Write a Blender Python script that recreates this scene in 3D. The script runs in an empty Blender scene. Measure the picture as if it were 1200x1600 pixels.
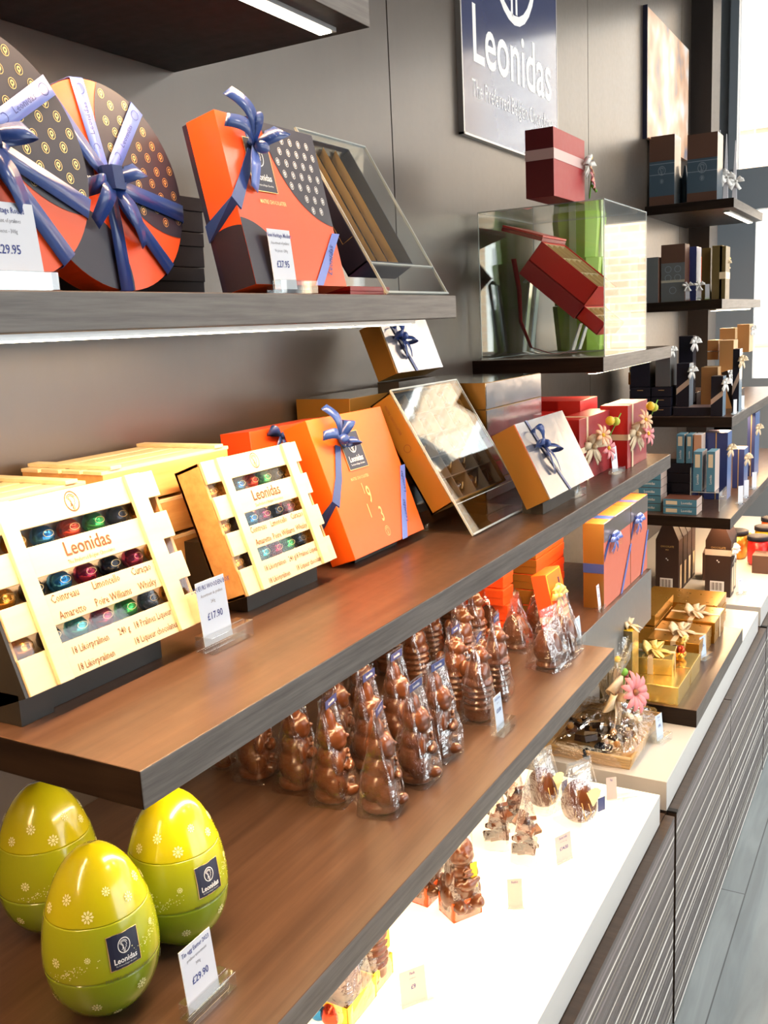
import bpy, bmesh, math, random
from mathutils import Vector, Matrix, noise
random.seed(7)
SC = bpy.context.scene
COL = SC.collection
PI = math.pi

# ------------------------------------------------------------------ camera
M = 0.88          # metres per survey unit (camera is one unit off the shelving wall)
H = 1.355         # camera height
def _n(v):
    return Vector(v).normalized()
F = 1476.0
cY = _n((1446-600, 471-800, F))
cD = _n((980-600, 8400-800, F)); cD = (cD-cD.dot(cY)*cY).normalized()
cZ = -cD
cX = cY.cross(cZ)
cam = bpy.data.cameras.new('camera'); camo = bpy.data.objects.new('camera', cam); COL.objects.link(camo)
cam.sensor_fit = 'VERTICAL'; cam.sensor_height = 36; cam.lens = 36*F/1600; cam.clip_start = .02; cam.clip_end = 200
# world axes expressed in the image frame (x right, y down, z forward) -> camera matrix (x right, y up, -z forward)
right = Vector((cX[0], cY[0], cZ[0])); down = Vector((cX[1], cY[1], cZ[1])); fwd = Vector((cX[2], cY[2], cZ[2]))
m = Matrix.Identity(4)
for i in range(3):
    m[i][0] = right[i]; m[i][1] = -down[i]; m[i][2] = -fwd[i]
m[0][3] = M; m[1][3] = 0; m[2][3] = H
camo.matrix_world = m
SC.camera = camo

# ------------------------------------------------------------------ view + world + big lights
SC.view_settings.view_transform = 'Standard'; SC.view_settings.look = 'None'
SC.view_settings.gamma = 1; SC.view_settings.use_curve_mapping = False
SC.view_settings.exposure = 0.1
W = bpy.data.worlds.new('sky'); SC.world = W; W.use_nodes = True
wn = W.node_tree.nodes; wl = W.node_tree.links
bg = wn['Background']; bg.inputs[0].default_value = (.93, .965, 1, 1); bg.inputs[1].default_value = 5.0
SKY_DAY = 3.0

def area(name, loc, sx, sy, power, color, rot=(0, 0, 0), portal=False, spread=PI):
    l = bpy.data.lights.new(name, 'AREA'); l.shape = 'RECTANGLE'; l.size = sx; l.size_y = sy
    l.energy = power; l.color = color; l.spread = spread
    o = bpy.data.objects.new(name, l); o.location = loc; o.rotation_euler = rot; COL.objects.link(o)
    if portal: l.cycles.is_portal = True
    return o
sun = bpy.data.lights.new('sun', 'SUN'); sun.energy = 11; sun.angle = .02; sun.color = (1, .93, .82)
so = bpy.data.objects.new('sun', sun); so.rotation_euler = Vector((-.35, -.8, .62)).to_track_quat('Z', 'Y').to_euler(); COL.objects.link(so)
# daylight enters by the shop front (x+) and the end window (y+)
area('portal_shop_front', (4.28, 2.5, 1.42), 2.5, 4.5, 1, (1, 1, 1), (0, PI/2, 0), True)
area('portal_end_window', (1.9, 4.72, 1.6), 3.2, 2.6, 1, (1, 1, 1), (-PI/2, 0, 0), True)
WARM = (1, .6, .29)
LED = .42

# ------------------------------------------------------------------ survey helpers (units: d = distance from camera plane towards the wall)
def _ray(p):
    v = _n((p[0]-600, p[1]-800, F)); return Vector((v.dot(cX), v.dot(cY), v.dot(cZ)))
def on_d(p, d):
    r = _ray(p); k = -d/r[0]; return (d, r[1]*k, r[2]*k)
def on_z(p, z):
    r = _ray(p); k = z/r[2]; return (-r[0]*k, r[1]*k, z)
def on_y(p, y):
    r = _ray(p); k = y/r[1]; return (-r[0]*k, y, r[2]*k)
def pr(d, y, z):
    w = Vector((-d, y, z)); q = Vector((w[0]*cX[0]+w[1]*cY[0]+w[2]*cZ[0], w[0]*cX[1]+w[1]*cY[1]+w[2]*cZ[1], w[0]*cX[2]+w[1]*cY[2]+w[2]*cZ[2]))
    return (600+F*q[0]/q[2], 800+F*q[1]/q[2])
def wp(d, y, z):
    return Vector(((1-d)*M, y*M, H+z*M))
def bis(f, a, b):
    fa = f(a)
    for _ in range(50):
        c = (a+b)/2; fc = f(c)
        if (fc > 0) == (fa > 0): a, fa = c, fc
        else: b = c
    return (a+b)/2
def gb(zs, c, xl, xr, yt, d0=None):
    """axis aligned box standing on level zs: near-front-bottom corner pixel, pixel of back, pixel of far end, pixel of top"""
    if d0 is None: d0, y0, _ = on_z(c, zs)
    else:
        y0 = on_d(c, d0)[1]
    d1 = bis(lambda d: pr(d, y0, zs)[0]-xl, d0, d0+.8)
    y1 = bis(lambda y: pr(d0, y, zs)[0]-xr, y0, y0+3)
    z1 = bis(lambda z: pr(d0, y0, z)[1]-yt, zs, zs+1.5)
    d1 = min(d1, .992)
    return dict(o=(d0, y0, zs), w=(y1-y0)*M, t=(d1-d0)*M, h=(z1-zs)*M, tilt=0)
def tb(zs, BL, BR, TR, t, lift=0):
    """box leaning back: bottom edge pixels, top right pixel, thickness t (m)"""
    a0 = .3
    for _ in range(6):
        z0 = zs+lift+t/M*math.sin(a0)
        a = on_z(BL, z0); b = on_z(BR, z0); d = (a[0]+b[0])/2
        a = on_d(BL, d); b = on_d(BR, d); z = (a[2]+b[2])/2
        c = on_y(TR, b[1]); a0 = math.atan2(c[0]-d, c[2]-b[2])
    return dict(o=(d, a[1], z), w=(b[1]-a[1])*M, t=t, h=math.hypot(c[0]-d, c[2]-b[2])*M, tilt=a0)

# ------------------------------------------------------------------ materials
MATS = {}
def mat(name, col, rough=.5, metal=0., coat=0., emis=None, es=0., bump=None, spec=.5, alpha=1, trans=0, ior=1.5, sheen=0):
    if name in MATS: return MATS[name]
    m = bpy.data.materials.new(name); m.use_nodes = True; n = m.node_tree.nodes; l = m.node_tree.links
    b = n['Principled BSDF']
    b.inputs['Base Color'].default_value = (*col, 1); b.inputs['Roughness'].default_value = rough
    b.inputs['Metallic'].default_value = metal; b.inputs['Coat Weight'].default_value = coat; b.inputs['Coat Roughness'].default_value = .08
    b.inputs['Specular IOR Level'].default_value = spec; b.inputs['IOR'].default_value = ior
    b.inputs['Transmission Weight'].default_value = trans
    if emis: b.inputs['Emission Color'].default_value = (*emis, 1); b.inputs['Emission Strength'].default_value = es
    tc = n.new('ShaderNodeTexCoord'); nz = n.new('ShaderNodeTexNoise')
    sc, st = bump if bump else (60, .02)
    nz.inputs['Scale'].default_value = sc; nz.inputs['Detail'].default_value = 3
    l.new(tc.outputs['Object'], nz.inputs['Vector'])
    bp = n.new('ShaderNodeBump'); bp.inputs['Strength'].default_value = st; bp.inputs['Distance'].default_value = .002
    l.new(nz.outputs['Fac'], bp.inputs['Height']); l.new(bp.outputs['Normal'], b.inputs['Normal'])
    mr = n.new('ShaderNodeMapRange'); mr.inputs['To Min'].default_value = max(.02, rough-.04); mr.inputs['To Max'].default_value = min(1, rough+.06)
    l.new(nz.outputs['Fac'], mr.inputs['Value']); l.new(mr.outputs['Result'], b.inputs['Roughness'])
    MATS[name] = m; return m
def grain(name, c1, c2, rough, scale, stretch, bumps=.05, axis='y', coat=0):
    if name in MATS: return MATS[name]
    m = mat(name, c1, rough, coat=coat); n = m.node_tree.nodes; l = m.node_tree.links; b = n['Principled BSDF']
    tc = n.new('ShaderNodeTexCoord'); mp = n.new('ShaderNodeMapping')
    s = [scale]*3; s['xyz'.index(axis)] = scale/stretch; mp.inputs['Scale'].default_value = s
    nz = n.new('ShaderNodeTexNoise'); nz.inputs['Scale'].default_value = 1; nz.inputs['Detail'].default_value = 8; nz.inputs['Roughness'].default_value = .65
    cr = n.new('ShaderNodeValToRGB'); cr.color_ramp.elements[0].position = .36; cr.color_ramp.elements[1].position = .64
    cr.color_ramp.elements[0].color = (*c1, 1); cr.color_ramp.elements[1].color = (*c2, 1)
    l.new(tc.outputs['Object'], mp.inputs[0]); l.new(mp.outputs[0], nz.inputs['Vector']); l.new(nz.outputs['Fac'], cr.inputs[0]); l.new(cr.outputs[0], b.inputs['Base Color'])
    bp = n.new('ShaderNodeBump'); bp.inputs['Strength'].default_value = bumps; bp.inputs['Distance'].default_value = .002
    l.new(nz.outputs['Fac'], bp.inputs['Height']); l.new(bp.outputs['Normal'], b.inputs['Normal'])
    return m
def clear(name, tint=(1, 1, 1), rough=.03, base=.04, edge=.75, bumpy=0, gloss=(1, 1, 1), scale=90):
    """thin transparent sheet: clear straight on, mirror-like at grazing angles"""
    m = bpy.data.materials.new(name); m.use_nodes = True; n = m.node_tree.nodes; l = m.node_tree.links
    n.remove(n['Principled BSDF']); out = n['Material Output']
    tr = n.new('ShaderNodeBsdfTransparent'); tr.inputs[0].default_value = (*tint, 1)
    gl = n.new('ShaderNodeBsdfGlossy'); gl.inputs['Roughness'].default_value = rough; gl.inputs[0].default_value = (*gloss, 1)
    lw = n.new('ShaderNodeLayerWeight'); lw.inputs['Blend'].default_value = .5; pw = n.new('ShaderNodeMath'); pw.operation = 'POWER'; pw.inputs[1].default_value = 4.5; l.new(lw.outputs['Facing'], pw.inputs[0])
    mr = n.new('ShaderNodeMapRange'); mr.inputs['To Min'].default_value = base; mr.inputs['To Max'].default_value = edge
    mx = n.new('ShaderNodeMixShader')
    l.new(pw.outputs[0], mr.inputs['Value']); l.new(mr.outputs['Result'], mx.inputs[0]); l.new(tr.outputs[0], mx.inputs[1]); l.new(gl.outputs[0], mx.inputs[2])
    l.new(mx.outputs[0], out.inputs['Surface'])
    if bumpy:
        tc = n.new('ShaderNodeTexCoord'); nz = n.new('ShaderNodeTexNoise'); nz.inputs['Scale'].default_value = scale; nz.inputs['Detail'].default_value = 4
        bp = n.new('ShaderNodeBump'); bp.inputs['Strength'].default_value = bumpy; bp.inputs['Distance'].default_value = .01
        l.new(tc.outputs['Object'], nz.inputs['Vector']); l.new(nz.outputs['Fac'], bp.inputs['Height']); l.new(bp.outputs['Normal'], gl.inputs['Normal']); l.new(bp.outputs['Normal'], lw.inputs['Normal'])
    MATS[name] = m; return m

shelf_top = grain('shelf_laminate', (.055, .028, .017), (.095, .05, .03), .32, 60, 22, .03, 'x')
shelf_edge = grain('shelf_edge_daylit', (.075, .06, .052), (.15, .128, .112), .42, 160, 22, .05, 'x')  # lighter edge grain, with daylight grey mixed into the colour
shelf_end = grain('shelf_end_shaded', (.009, .005, .004), (.02, .012, .008), .45, 60, 12, .03, 'y')  # same laminate made near-black; shade on the ends is in its colour
shelf_end.node_tree.nodes['Principled BSDF'].inputs['Specular IOR Level'].default_value = .15
wall_m = grain('wall_laminate', (.05, .037, .028), (.062, .047, .036), .3, 6, 4, .01, 'z'); wall_m.node_tree.nodes['Principled BSDF'].inputs['Specular IOR Level'].default_value = .95
dark = mat('dark_shadow_gap', (.012, .01, .009), .6)
pillar_m = mat('pillar_dark', (.02, .014, .012), .5)
frame_m = mat('window_frame_grey', (.22, .26, .3), .4)
white_wall = mat('painted_white', (.75, .74, .72), .7)
ceil_m = mat('ceiling_paint', (.3, .29, .28), .8)
white_lam = mat('white_laminate', (.62, .61, .59), .3, bump=(3, .0))
glow_lam = mat('white_laminate_glow', (.85, .8, .7), .3, emis=(1, .86, .58), es=1.1)  # white slab top; strip light falling on it imitated by emission
steel = mat('brushed_steel', (.34, .33, .32), .35, .7)
led_m = mat('led_diffuser', (1, .9, .7), .5, emis=(1, .86, .62), es=14)
alu = mat('aluminium_profile', (.5, .5, .5), .35, .8)
orange = mat('orange_card', (.85, .115, .006), .38, coat=.12)
orange_r = mat('red_orange_card', (.82, .085, .012), .38, coat=.12)
navy = mat('navy_card', (.012, .014, .04), .4, coat=.2)
navy2 = mat('black_navy_card', (.006, .006, .016), .6, spec=.3)
navyband = mat('heritage_navy_card', (.016, .015, .032), .45, coat=.03)
gold_ink = mat('gold_foil_ink', (.75, .52, .2), .3, .6)
white_ink = mat('white_ink', (.85, .85, .85), .5)
red_ink = mat('burnt_brown_ink', (.17, .055, .018), .7)
grey_ink = mat('grey_ink', (.25, .25, .28), .6)
blue_ink = mat('blue_ink', (.03, .05, .25), .6)
satin = mat('navy_satin_ribbon', (.022, .055, .23), .3, coat=.3, bump=(40, .1))
satin_l = mat('blue_satin_ribbon', (.12, .2, .62), .3, coat=.3, bump=(40, .1))
cream_rib = mat('cream_organza_ribbon', (.8, .62, .4), .4, bump=(80, .2))
goldrib = mat('gold_organza_ribbon', (.9, .66, .2), .35, .2, bump=(80, .2))
white_rib = mat('white_satin_ribbon', (.8, .78, .75), .35, bump=(40, .15))
pale_wood = grain('pale_plywood', (.76, .6, .36), (.84, .7, .46), .5, 30, 10, .04, 'x')
wood_edge = grain('plywood_edge', (.55, .3, .1), (.66, .4, .16), .55, 60, 12, .05, 'x')
gold = mat('gold_card', (.6, .3, .045), .28, .75)
goldb = mat('bright_gold_foil', (.9, .68, .22), .2, .85, bump=(30, .12))
gold_side = mat('ochre_gold_card', (.29, .145, .022), .35, .4)
silver = mat('silver_foil_lid', (.5, .48, .5), .14, .8, bump=(22, .25))
red = mat('red_card', (.62, .015, .012), .35, coat=.15)
maroon = mat('maroon_card', (.3, .01, .014), .4, coat=.15)
redrose = mat('rose_red_card', (.38, .045, .05), .36, coat=.3)
green = mat('lime_gift_wrap', (.34, .55, .06), .4, bump=(60, .1))
green_l = mat('pale_lime_ribbon', (.55, .7, .35), .35)
brown = mat('dark_brown_card', (.035, .014, .009), .45)
brown_m = mat('mid_brown_card', (.1, .045, .028), .5)
tan = mat('tan_card', (.5, .24, .08), .5)
olive = mat('olive_gold_card', (.16, .11, .04), .4, .3)
blue_box = mat('steel_blue_card', (.06, .2, .32), .45)
blue_pale = mat('pale_blue_card', (.2, .42, .55), .45)
navy_m = mat('royal_navy_card', (.03, .045, .17), .38, coat=.2)
choc = mat('milk_chocolate', (.115, .036, .012), .28, coat=.35, bump=(120, .05))
choc_r = mat('rough_chocolate', (.13, .042, .016), .45, bump=(400, .8))
choc_d = mat('dark_chocolate', (.03, .012, .007), .3)
white_choc = mat('white_chocolate', (.8, .62, .35), .4)
nut = mat('hazelnut', (.55, .28, .08), .5)
paper = mat('white_card', (.75, .76, .82), .6)
paper_t = mat('dimmed_blush_card', (.56, .46, .44), .6)  # pinkish card, darkened in colour so the bright slab does not bleach it
paper_b = mat('pale_blue_price_card', (.6, .69, .82), .6)
kraft = mat('basket_rim', (.6, .38, .16), .6)
pink = mat('pink_petal', (.8, .28, .3), .5)
peach = mat('peach_petal', (.85, .5, .3), .5)
yellow = mat('yellow_bead', (.85, .55, .03), .35)
yel_card = mat('yellow_card', (.85, .55, .02), .4)
leaf = mat('green_stem', (.12, .4, .03), .5)
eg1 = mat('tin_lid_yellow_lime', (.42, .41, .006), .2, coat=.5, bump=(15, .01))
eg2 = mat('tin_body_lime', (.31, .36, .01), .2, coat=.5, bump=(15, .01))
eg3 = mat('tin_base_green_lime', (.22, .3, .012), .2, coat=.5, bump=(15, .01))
eg4 = mat('tin_daisy_print', (.75, .75, .35), .3)
acr = clear('clear_acrylic', (.97, .985, .98), .02, .03, .8)
acr_b = clear('acrylic_block', (.95, .975, .975), .02, .16, .9)
acr_e = mat('acrylic_edge', (.8, .88, .88), .12, 0, spec=.8, trans=.5)
cello = clear('cellophane', (.995, .985, .975), .11, .19, .9, .5, scale=60)
cello_p = clear('crisp_cellophane_wrap', (1, .99, .97), .1, .22, .9, .6, scale=45)
lidclear = clear('clear_lid_film', (.97, .97, .98), .02, .05, .9, .05, scale=8)
glass_m = clear('window_glass', (.98, 1, 1), .0, .02, .6)
foils = [mat('foil_'+k, c, .22, .75, bump=(70, .7)) for k, c in (('amber', (.75, .33, .04)), ('blue', (.03, .2, .45)), ('red', (.7, .07, .03)), ('green', (.05, .42, .1)), ('wine', (.3, .02, .06)), ('teal', (.03, .32, .32)), ('black', (.04, .045, .06)))]

# ------------------------------------------------------------------ mesh builder
_TXT = {}
def text_geo(s, res=2, off=0):
    k = (s, res, off)
    if k in _TXT: return _TXT[k]
    cu = bpy.data.curves.new('t', 'FONT'); cu.body = s; cu.size = 1; cu.resolution_u = res; cu.offset = off; cu.align_x = 'CENTER'; cu.align_y = 'CENTER'
    o = bpy.data.objects.new('t', cu); COL.objects.link(o)
    dg = bpy.context.evaluated_depsgraph_get(); dg.update()
    me = bpy.data.meshes.new_from_object(o.evaluated_get(dg))
    r = ([(v.co.x, v.co.y) for v in me.vertices], [tuple(p.vertices) for p in me.polygons])
    bpy.data.objects.remove(o); bpy.data.curves.remove(cu); bpy.data.meshes.remove(me)
    _TXT[k] = r; return r
def clip(poly, conv):
    """clip polygon by convex CCW polygon"""
    out = list(poly)
    for i in range(len(conv)):
        a = conv[i]; b = conv[(i+1) % len(conv)]; inp = out; out = []
        ins = lambda p: (b[0]-a[0])*(p[1]-a[1])-(b[1]-a[1])*(p[0]-a[0]) >= 0
        for j in range(len(inp)):
            p = inp[j]; q = inp[(j+1) % len(inp)]
            if ins(p) != ins(q):
                d1 = (b[0]-a[0])*(p[1]-a[1])-(b[1]-a[1])*(p[0]-a[0]); d2 = (b[0]-a[0])*(q[1]-a[1])-(b[1]-a[1])*(q[0]-a[0])
                t = d1/(d1-d2); x = (p[0]+(q[0]-p[0])*t, p[1]+(q[1]-p[1])*t)
                if ins(p): out += [p, x]
                else: out += [x]
            elif ins(p): out.append(p)
        if not out: return []
    return out
class MB:
    def __init__(s, *mats): s.v = []; s.f = []; s.mi = []; s.sm = []; s.m = list(mats)
    def mid(s, m):
        if m is None: return 0
        if m not in s.m: s.m.append(m)
        return s.m.index(m)
    def add(s, vs, fs, m=None, smooth=False):
        k = len(s.v); i = s.mid(m); s.v += [tuple(v) for v in vs]
        for f in fs: s.f.append([k+a for a in f]); s.mi.append(i); s.sm.append(smooth)
    def box(s, x0, x1, y0, y1, z0, z1, m=None, mx=None):
        vs = [Vector((x, y, z)) for z in (z0, z1) for y in (y0, y1) for x in (x0, x1)]
        if mx: vs = [mx @ v for v in vs]
        s.add(vs, [(0, 2, 3, 1), (4, 5, 7, 6), (0, 1, 5, 4), (2, 6, 7, 3), (0, 4, 6, 2), (1, 3, 7, 5)], m)
    def boxm(s, x0, x1, y0, y1, z0, z1, front, end, top, other=None):
        """box with separate materials on front (y0), near end (x0) and top"""
        vs = [(x, y, z) for z in (z0, z1) for y in (y0, y1) for x in (x0, x1)]
        other = other or end
        k = len(s.v); s.v += vs
        for f, mm in (((0, 2, 3, 1), other), ((4, 5, 7, 6), top), ((0, 1, 5, 4), front), ((2, 6, 7, 3), other), ((0, 4, 6, 2), end), ((1, 3, 7, 5), other)):
            s.f.append([k+a for a in f]); s.mi.append(s.mid(mm)); s.sm.append(False)
    def poly(s, pts, m=None): s.add(pts, [tuple(range(len(pts)))], m)
    def prism(s, pts, a, b, m=None, axis='x'):
        """extrude 2D polygon (other two axes) from a to b"""
        n = len(pts)
        def P(p, t): return (t, p[0], p[1]) if axis == 'x' else ((p[0], t, p[1]) if axis == 'y' else (p[0], p[1], t))
        vs = [P(p, a) for p in pts]+[P(p, b) for p in pts]
        fs = [tuple(range(n))[::-1], tuple(range(n, 2*n))]+[(i, (i+1) % n, n+(i+1) % n, n+i) for i in range(n)]
        s.add(vs, fs, m)
    def lathe(s, prof, n=24, m=None, c=(0, 0, 0), sy=1, smooth=True, wob=None):
        vs = []; fs = []
        for r, z in prof:
            for i in range(n):
                a = 2*PI*i/n; rr = r*(wob(a, z) if wob else 1)
                vs.append((c[0]+rr*math.cos(a), c[1]+rr*sy*math.sin(a), c[2]+z))
        for j in range(len(prof)-1):
            for i in range(n): fs.append((j*n+i, j*n+(i+1) % n, (j+1)*n+(i+1) % n, (j+1)*n+i))
        fs.append(tuple(range(n))[::-1]); fs.append(tuple((len(prof)-1)*n+i for i in range(n)))
        s.add(vs, fs, m, smooth)
    def ball(s, c, r, m=None, n=12, sc=(1, 1, 1), mx=None):
        k = max(4, n//2); vs = []; fs = []
        for j in range(k+1):
            t = PI*j/k
            for i in range(n):
                a = 2*PI*i/n; p = Vector((r*sc[0]*math.sin(t)*math.cos(a), r*sc[1]*math.sin(t)*math.sin(a), r*sc[2]*math.cos(t)))
                if mx: p = mx @ p
                vs.append((c[0]+p[0], c[1]+p[1], c[2]+p[2]))
        for j in range(k):
            for i in range(n): fs.append((j*n+i, (j+1)*n+i, (j+1)*n+(i+1) % n, j*n+(i+1) % n))
        s.add(vs, fs, m, True)
    def tube(s, path, r, m=None, n=8):
        vs = []; fs = []; P = [Vector(p) for p in path]
        for j, p in enumerate(P):
            d = (P[min(j+1, len(P)-1)]-P[max(j-1, 0)]).normalized(); u = d.orthogonal().normalized()
            if abs(d.z) < .95: u = d.cross(Vector((0, 0, 1))).normalized()
            w = d.cross(u); rr = r[j] if isinstance(r, (list, tuple)) else r
            for i in range(n):
                a = 2*PI*i/n; vs.append(p+u*rr*math.cos(a)+w*rr*math.sin(a))
        for j in range(len(P)-1):
            for i in range(n): fs.append((j*n+i, j*n+(i+1) % n, (j+1)*n+(i+1) % n, (j+1)*n+i))
        fs.append(tuple(range(n))[::-1]); fs.append(tuple((len(P)-1)*n+i for i in range(n)))
        s.add(vs, fs, m, True)
    def strip(s, path, wid, m=None, th=.0006, nrm=None):
        """ribbon: centre points and width vectors; given a thin body"""
        vs = []; fs = []; P = [Vector(p) for p in path]; Wv = [Vector(w) for w in wid]
        for j, p in enumerate(P):
            d = (P[min(j+1, len(P)-1)]-P[max(j-1, 0)])
            n = d.cross(Wv[j]); n = n.normalized()*th/2 if n.length > 1e-12 else Vector((0, -th/2, 0))
            vs += [p-Wv[j]/2+n, p+Wv[j]/2+n, p+Wv[j]/2-n, p-Wv[j]/2-n]
        for j in range(len(P)-1):
            a = 4*j; b = a+4
            for i in range(4): fs.append((a+i, a+(i+1) % 4, b+(i+1) % 4, b+i))
        fs.append((3, 2, 1, 0)); e = 4*(len(P)-1); fs.append((e, e+1, e+2, e+3))
        s.add(vs, fs, m, False)
        if len(P) > 4:
            for q in range(len(fs)): s.sm[-1-q] = True
    def text(s, t, size, fn, m=None, res=2, off=0, cx=0, cy=0, sx=1):
        vs, fs = text_geo(t, res, off)
        s.add([fn(cx+x*size*sx, cy+y*size) for x, y in vs], fs, m)
    def ring(s, fn, cx, cy, r, w, m=None, n=16, e=1.0):
        vs = []; 
        for i in range(n):
            a = 2*PI*i/n
            for q in (r-w/2, r+w/2): vs.append(fn(cx+q*math.cos(a), cy+q*e*math.sin(a)))
        s.add(vs, [(2*i, 2*i+1, 2*((i+1) % n)+1, 2*((i+1) % n)) for i in range(n)], m)
    def line(s, fn, pts, w, m=None):
        vs = []
        for j, p in enumerate(pts):
            a = pts[max(j-1, 0)]; b = pts[min(j+1, len(pts)-1)]; dx, dy = b[0]-a[0], b[1]-a[1]; q = math.hypot(dx, dy) or 1
            nx, ny = -dy/q*w/2, dx/q*w/2; vs += [fn(p[0]+nx, p[1]+ny), fn(p[0]-nx, p[1]-ny)]
        s.add(vs, [(2*i, 2*i+1, 2*i+3, 2*i+2) for i in range(len(pts)-1)], m)
    def build(s, name, parent=None, loc=None, bevel=0):
        me = bpy.data.meshes.new(name); me.from_pydata(s.v, [], s.f)
        for x in s.m: me.materials.append(x)
        for p, i, q in zip(me.polygons, s.mi, s.sm): p.material_index = i; p.use_smooth = q
        me.validate(); me.update()
        o = bpy.data.objects.new(name, me); COL.objects.link(o)
        if parent: o.parent = parent
        if loc is not None: o.location = loc
        if bevel:
            b = o.modifiers.new('bevel', 'BEVEL'); b.width = bevel; b.segments = 2; b.limit_method = 'ANGLE'; b.angle_limit = .6
        return o
def emblem(mb, fn, cx, cy, r, m, full=True):
    """oval medallion with a crested head drawn in strokes"""
    n = 28 if full else 12
    mb.ring(fn, cx, cy, r, r*.12, m, n, 1.2)
    if not full:
        mb.ring(fn, cx, cy+.1*r, r*.42, r*.3, m, 8, 1.2); mb.line(fn, [(cx-.2*r, cy-.3*r), (cx, cy-.9*r)], r*.25, m); return
    arc = lambda x, y, R, a, b, k=9: [(cx+r*(x+R*math.cos(a+(b-a)*i/k)), cy+r*(y+R*math.sin(a+(b-a)*i/k))) for i in range(k+1)]
    mb.line(fn, arc(-.05, .25, .62, .3, 2.9), r*.09, m)
    mb.line(fn, arc(-.05, .25, .42, .3, 3.3), r*.08, m)
    mb.line(fn, arc(-.75, -.1, .6, -1.1, .9), r*.08, m)
    mb.line(fn, arc(-1.0, -.5, .9, -.5, .8), r*.08, m)
    mb.line(fn, [(cx+.38*r, cy+.35*r), (cx+.46*r, cy), (cx+.3*r, cy-.08*r), (cx+.36*r, cy-.35*r), (cx+.1*r, cy-.45*r), (cx+.1*r, cy-1.1*r)], r*.08, m)
    mb.line(fn, [(cx-.3*r, cy-.2*r), (cx-.1*r, cy-.6*r), (cx-.1*r, cy-1.15*r)], r*.08, m)

# ------------------------------------------------------------------ scene tree helpers
def tag(o, label, cat, group=None, kind=None):
    if len(label.split()) > 16: print('LONGLABEL', label)
    o['label'] = label; o['category'] = cat
    if group: o['group'] = group
    if kind: o['kind'] = kind
    return o
def thing(name, label, cat, o=None, group=None, tilt=0, yaw=0, loc=None):
    e = bpy.data.objects.new(name, None); COL.objects.link(e); e.empty_display_size = .02
    e.location = loc if loc is not None else wp(*o); e.rotation_euler = (-tilt, 0, PI/2+yaw)
    return tag(e, label, cat, group)
def struct(name, mb, bevel=0, parent=None):
    o = mb.build(name, parent, bevel=bevel)
    if not parent: o['kind'] = 'structure'
    return o
FR = lambda e=.0004, y=0.: (lambda x, z: (x, y-e, z))         # drawing on a front face
def END(e=.0004, x=0.): return lambda a, z: (x-e, -a, z)      # drawing on the near end face (a measured towards the viewer's right)
def TOP(h, e=.0004): return lambda x, y: (x, y, h+e)

def copy_tree(o, parent=None):
    c = o.copy(); COL.objects.link(c)
    if parent: c.parent = parent
    for ch in list(o.children): copy_tree(ch, c)
    return c

# ------------------------------------------------------------------ levels (survey units)
Z1, Z2, Z3, ZL, ZT = .0465, -.352, -.6415, -.960, .392
D1, D2, D3, DL = .66, .55, .50, .42
TH = .0355

# ================================================================== STRUCTURE
mb = MB(wall_m, dark)
seams = [-2.2, -.88, .49, 1.86, 3.23, 4.6, 5.35]
mb.box(-.06, -.014, -2.2*M, 5.35*M, 0, 2.9, dark)
for a, b in zip(seams, seams[1:]):
    mb.box(-.014, 0, a*M+.002, b*M-.002, 0, 2.9, wall_m)
struct('wall_left', mb)
# floor with vinyl planks
fm = mat('vinyl_plank_floor', (.35, .4, .42), .4)
n = fm.node_tree.nodes; l = fm.node_tree.links; b = n['Principled BSDF']
tc = n.new('ShaderNodeTexCoord'); mp = n.new('ShaderNodeMapping'); mp.inputs['Rotation'].default_value = (0, 0, PI/2); mp.inputs['Location'].default_value = (.35, .02, 0)
br = n.new('ShaderNodeTexBrick'); br.inputs['Scale'].default_value = 1; br.inputs['Brick Width'].default_value = 1.2; br.inputs['Row Height'].default_value = .2
br.inputs['Mortar Size'].default_value = .0015; br.inputs['Color1'].default_value = (.3, .345, .36, 1); br.inputs['Color2'].default_value = (.37, .41, .42, 1); br.inputs['Mortar'].default_value = (.12, .13, .14, 1)
nz = n.new('ShaderNodeTexNoise'); nz.inputs['Scale'].default_value = 1; nz.inputs['Detail'].default_value = 8; nz.inputs['Distortion'].default_value = .8
mp2 = n.new('ShaderNodeMapping'); mp2.inputs['Scale'].default_value = (26, 3, 1); mx = n.new('ShaderNodeMixRGB'); mx.blend_type = 'MULTIPLY'; mx.inputs[0].default_value = .55
cr = n.new('ShaderNodeValToRGB'); cr.color_ramp.elements[0].position = .35; cr.color_ramp.elements[0].color = (.55, .55, .55, 1); cr.color_ramp.elements[1].position = .65
l.new(tc.outputs['Object'], mp.inputs[0]); l.new(mp.outputs[0], br.inputs['Vector']); l.new(tc.outputs['Object'], mp2.inputs[0]); l.new(mp2.outputs[0], nz.inputs['Vector'])
l.new(nz.outputs['Fac'], cr.inputs[0]); l.new(br.outputs['Color'], mx.inputs[1]); l.new(cr.outputs[0], mx.inputs[2]); l.new(mx.outputs[0], b.inputs['Base Color'])
mb = MB(fm); mb.box(-.06, 4.4, -2.2*M, 5.35*M, -.1, 0); struct('floor', mb)
mb = MB(ceil_m); mb.box(-.06, 4.4, -2.2*M, 5.35*M, 2.9, 3.0); struct('ceiling', mb)
mb = MB(mat('rear_wall_paint', (.09, .075, .065), .6)); mb.box(-.06, 4.4, -2.2*M-.1, -2.2*M, -.1, 3.0); struct('wall_back', mb)
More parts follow.
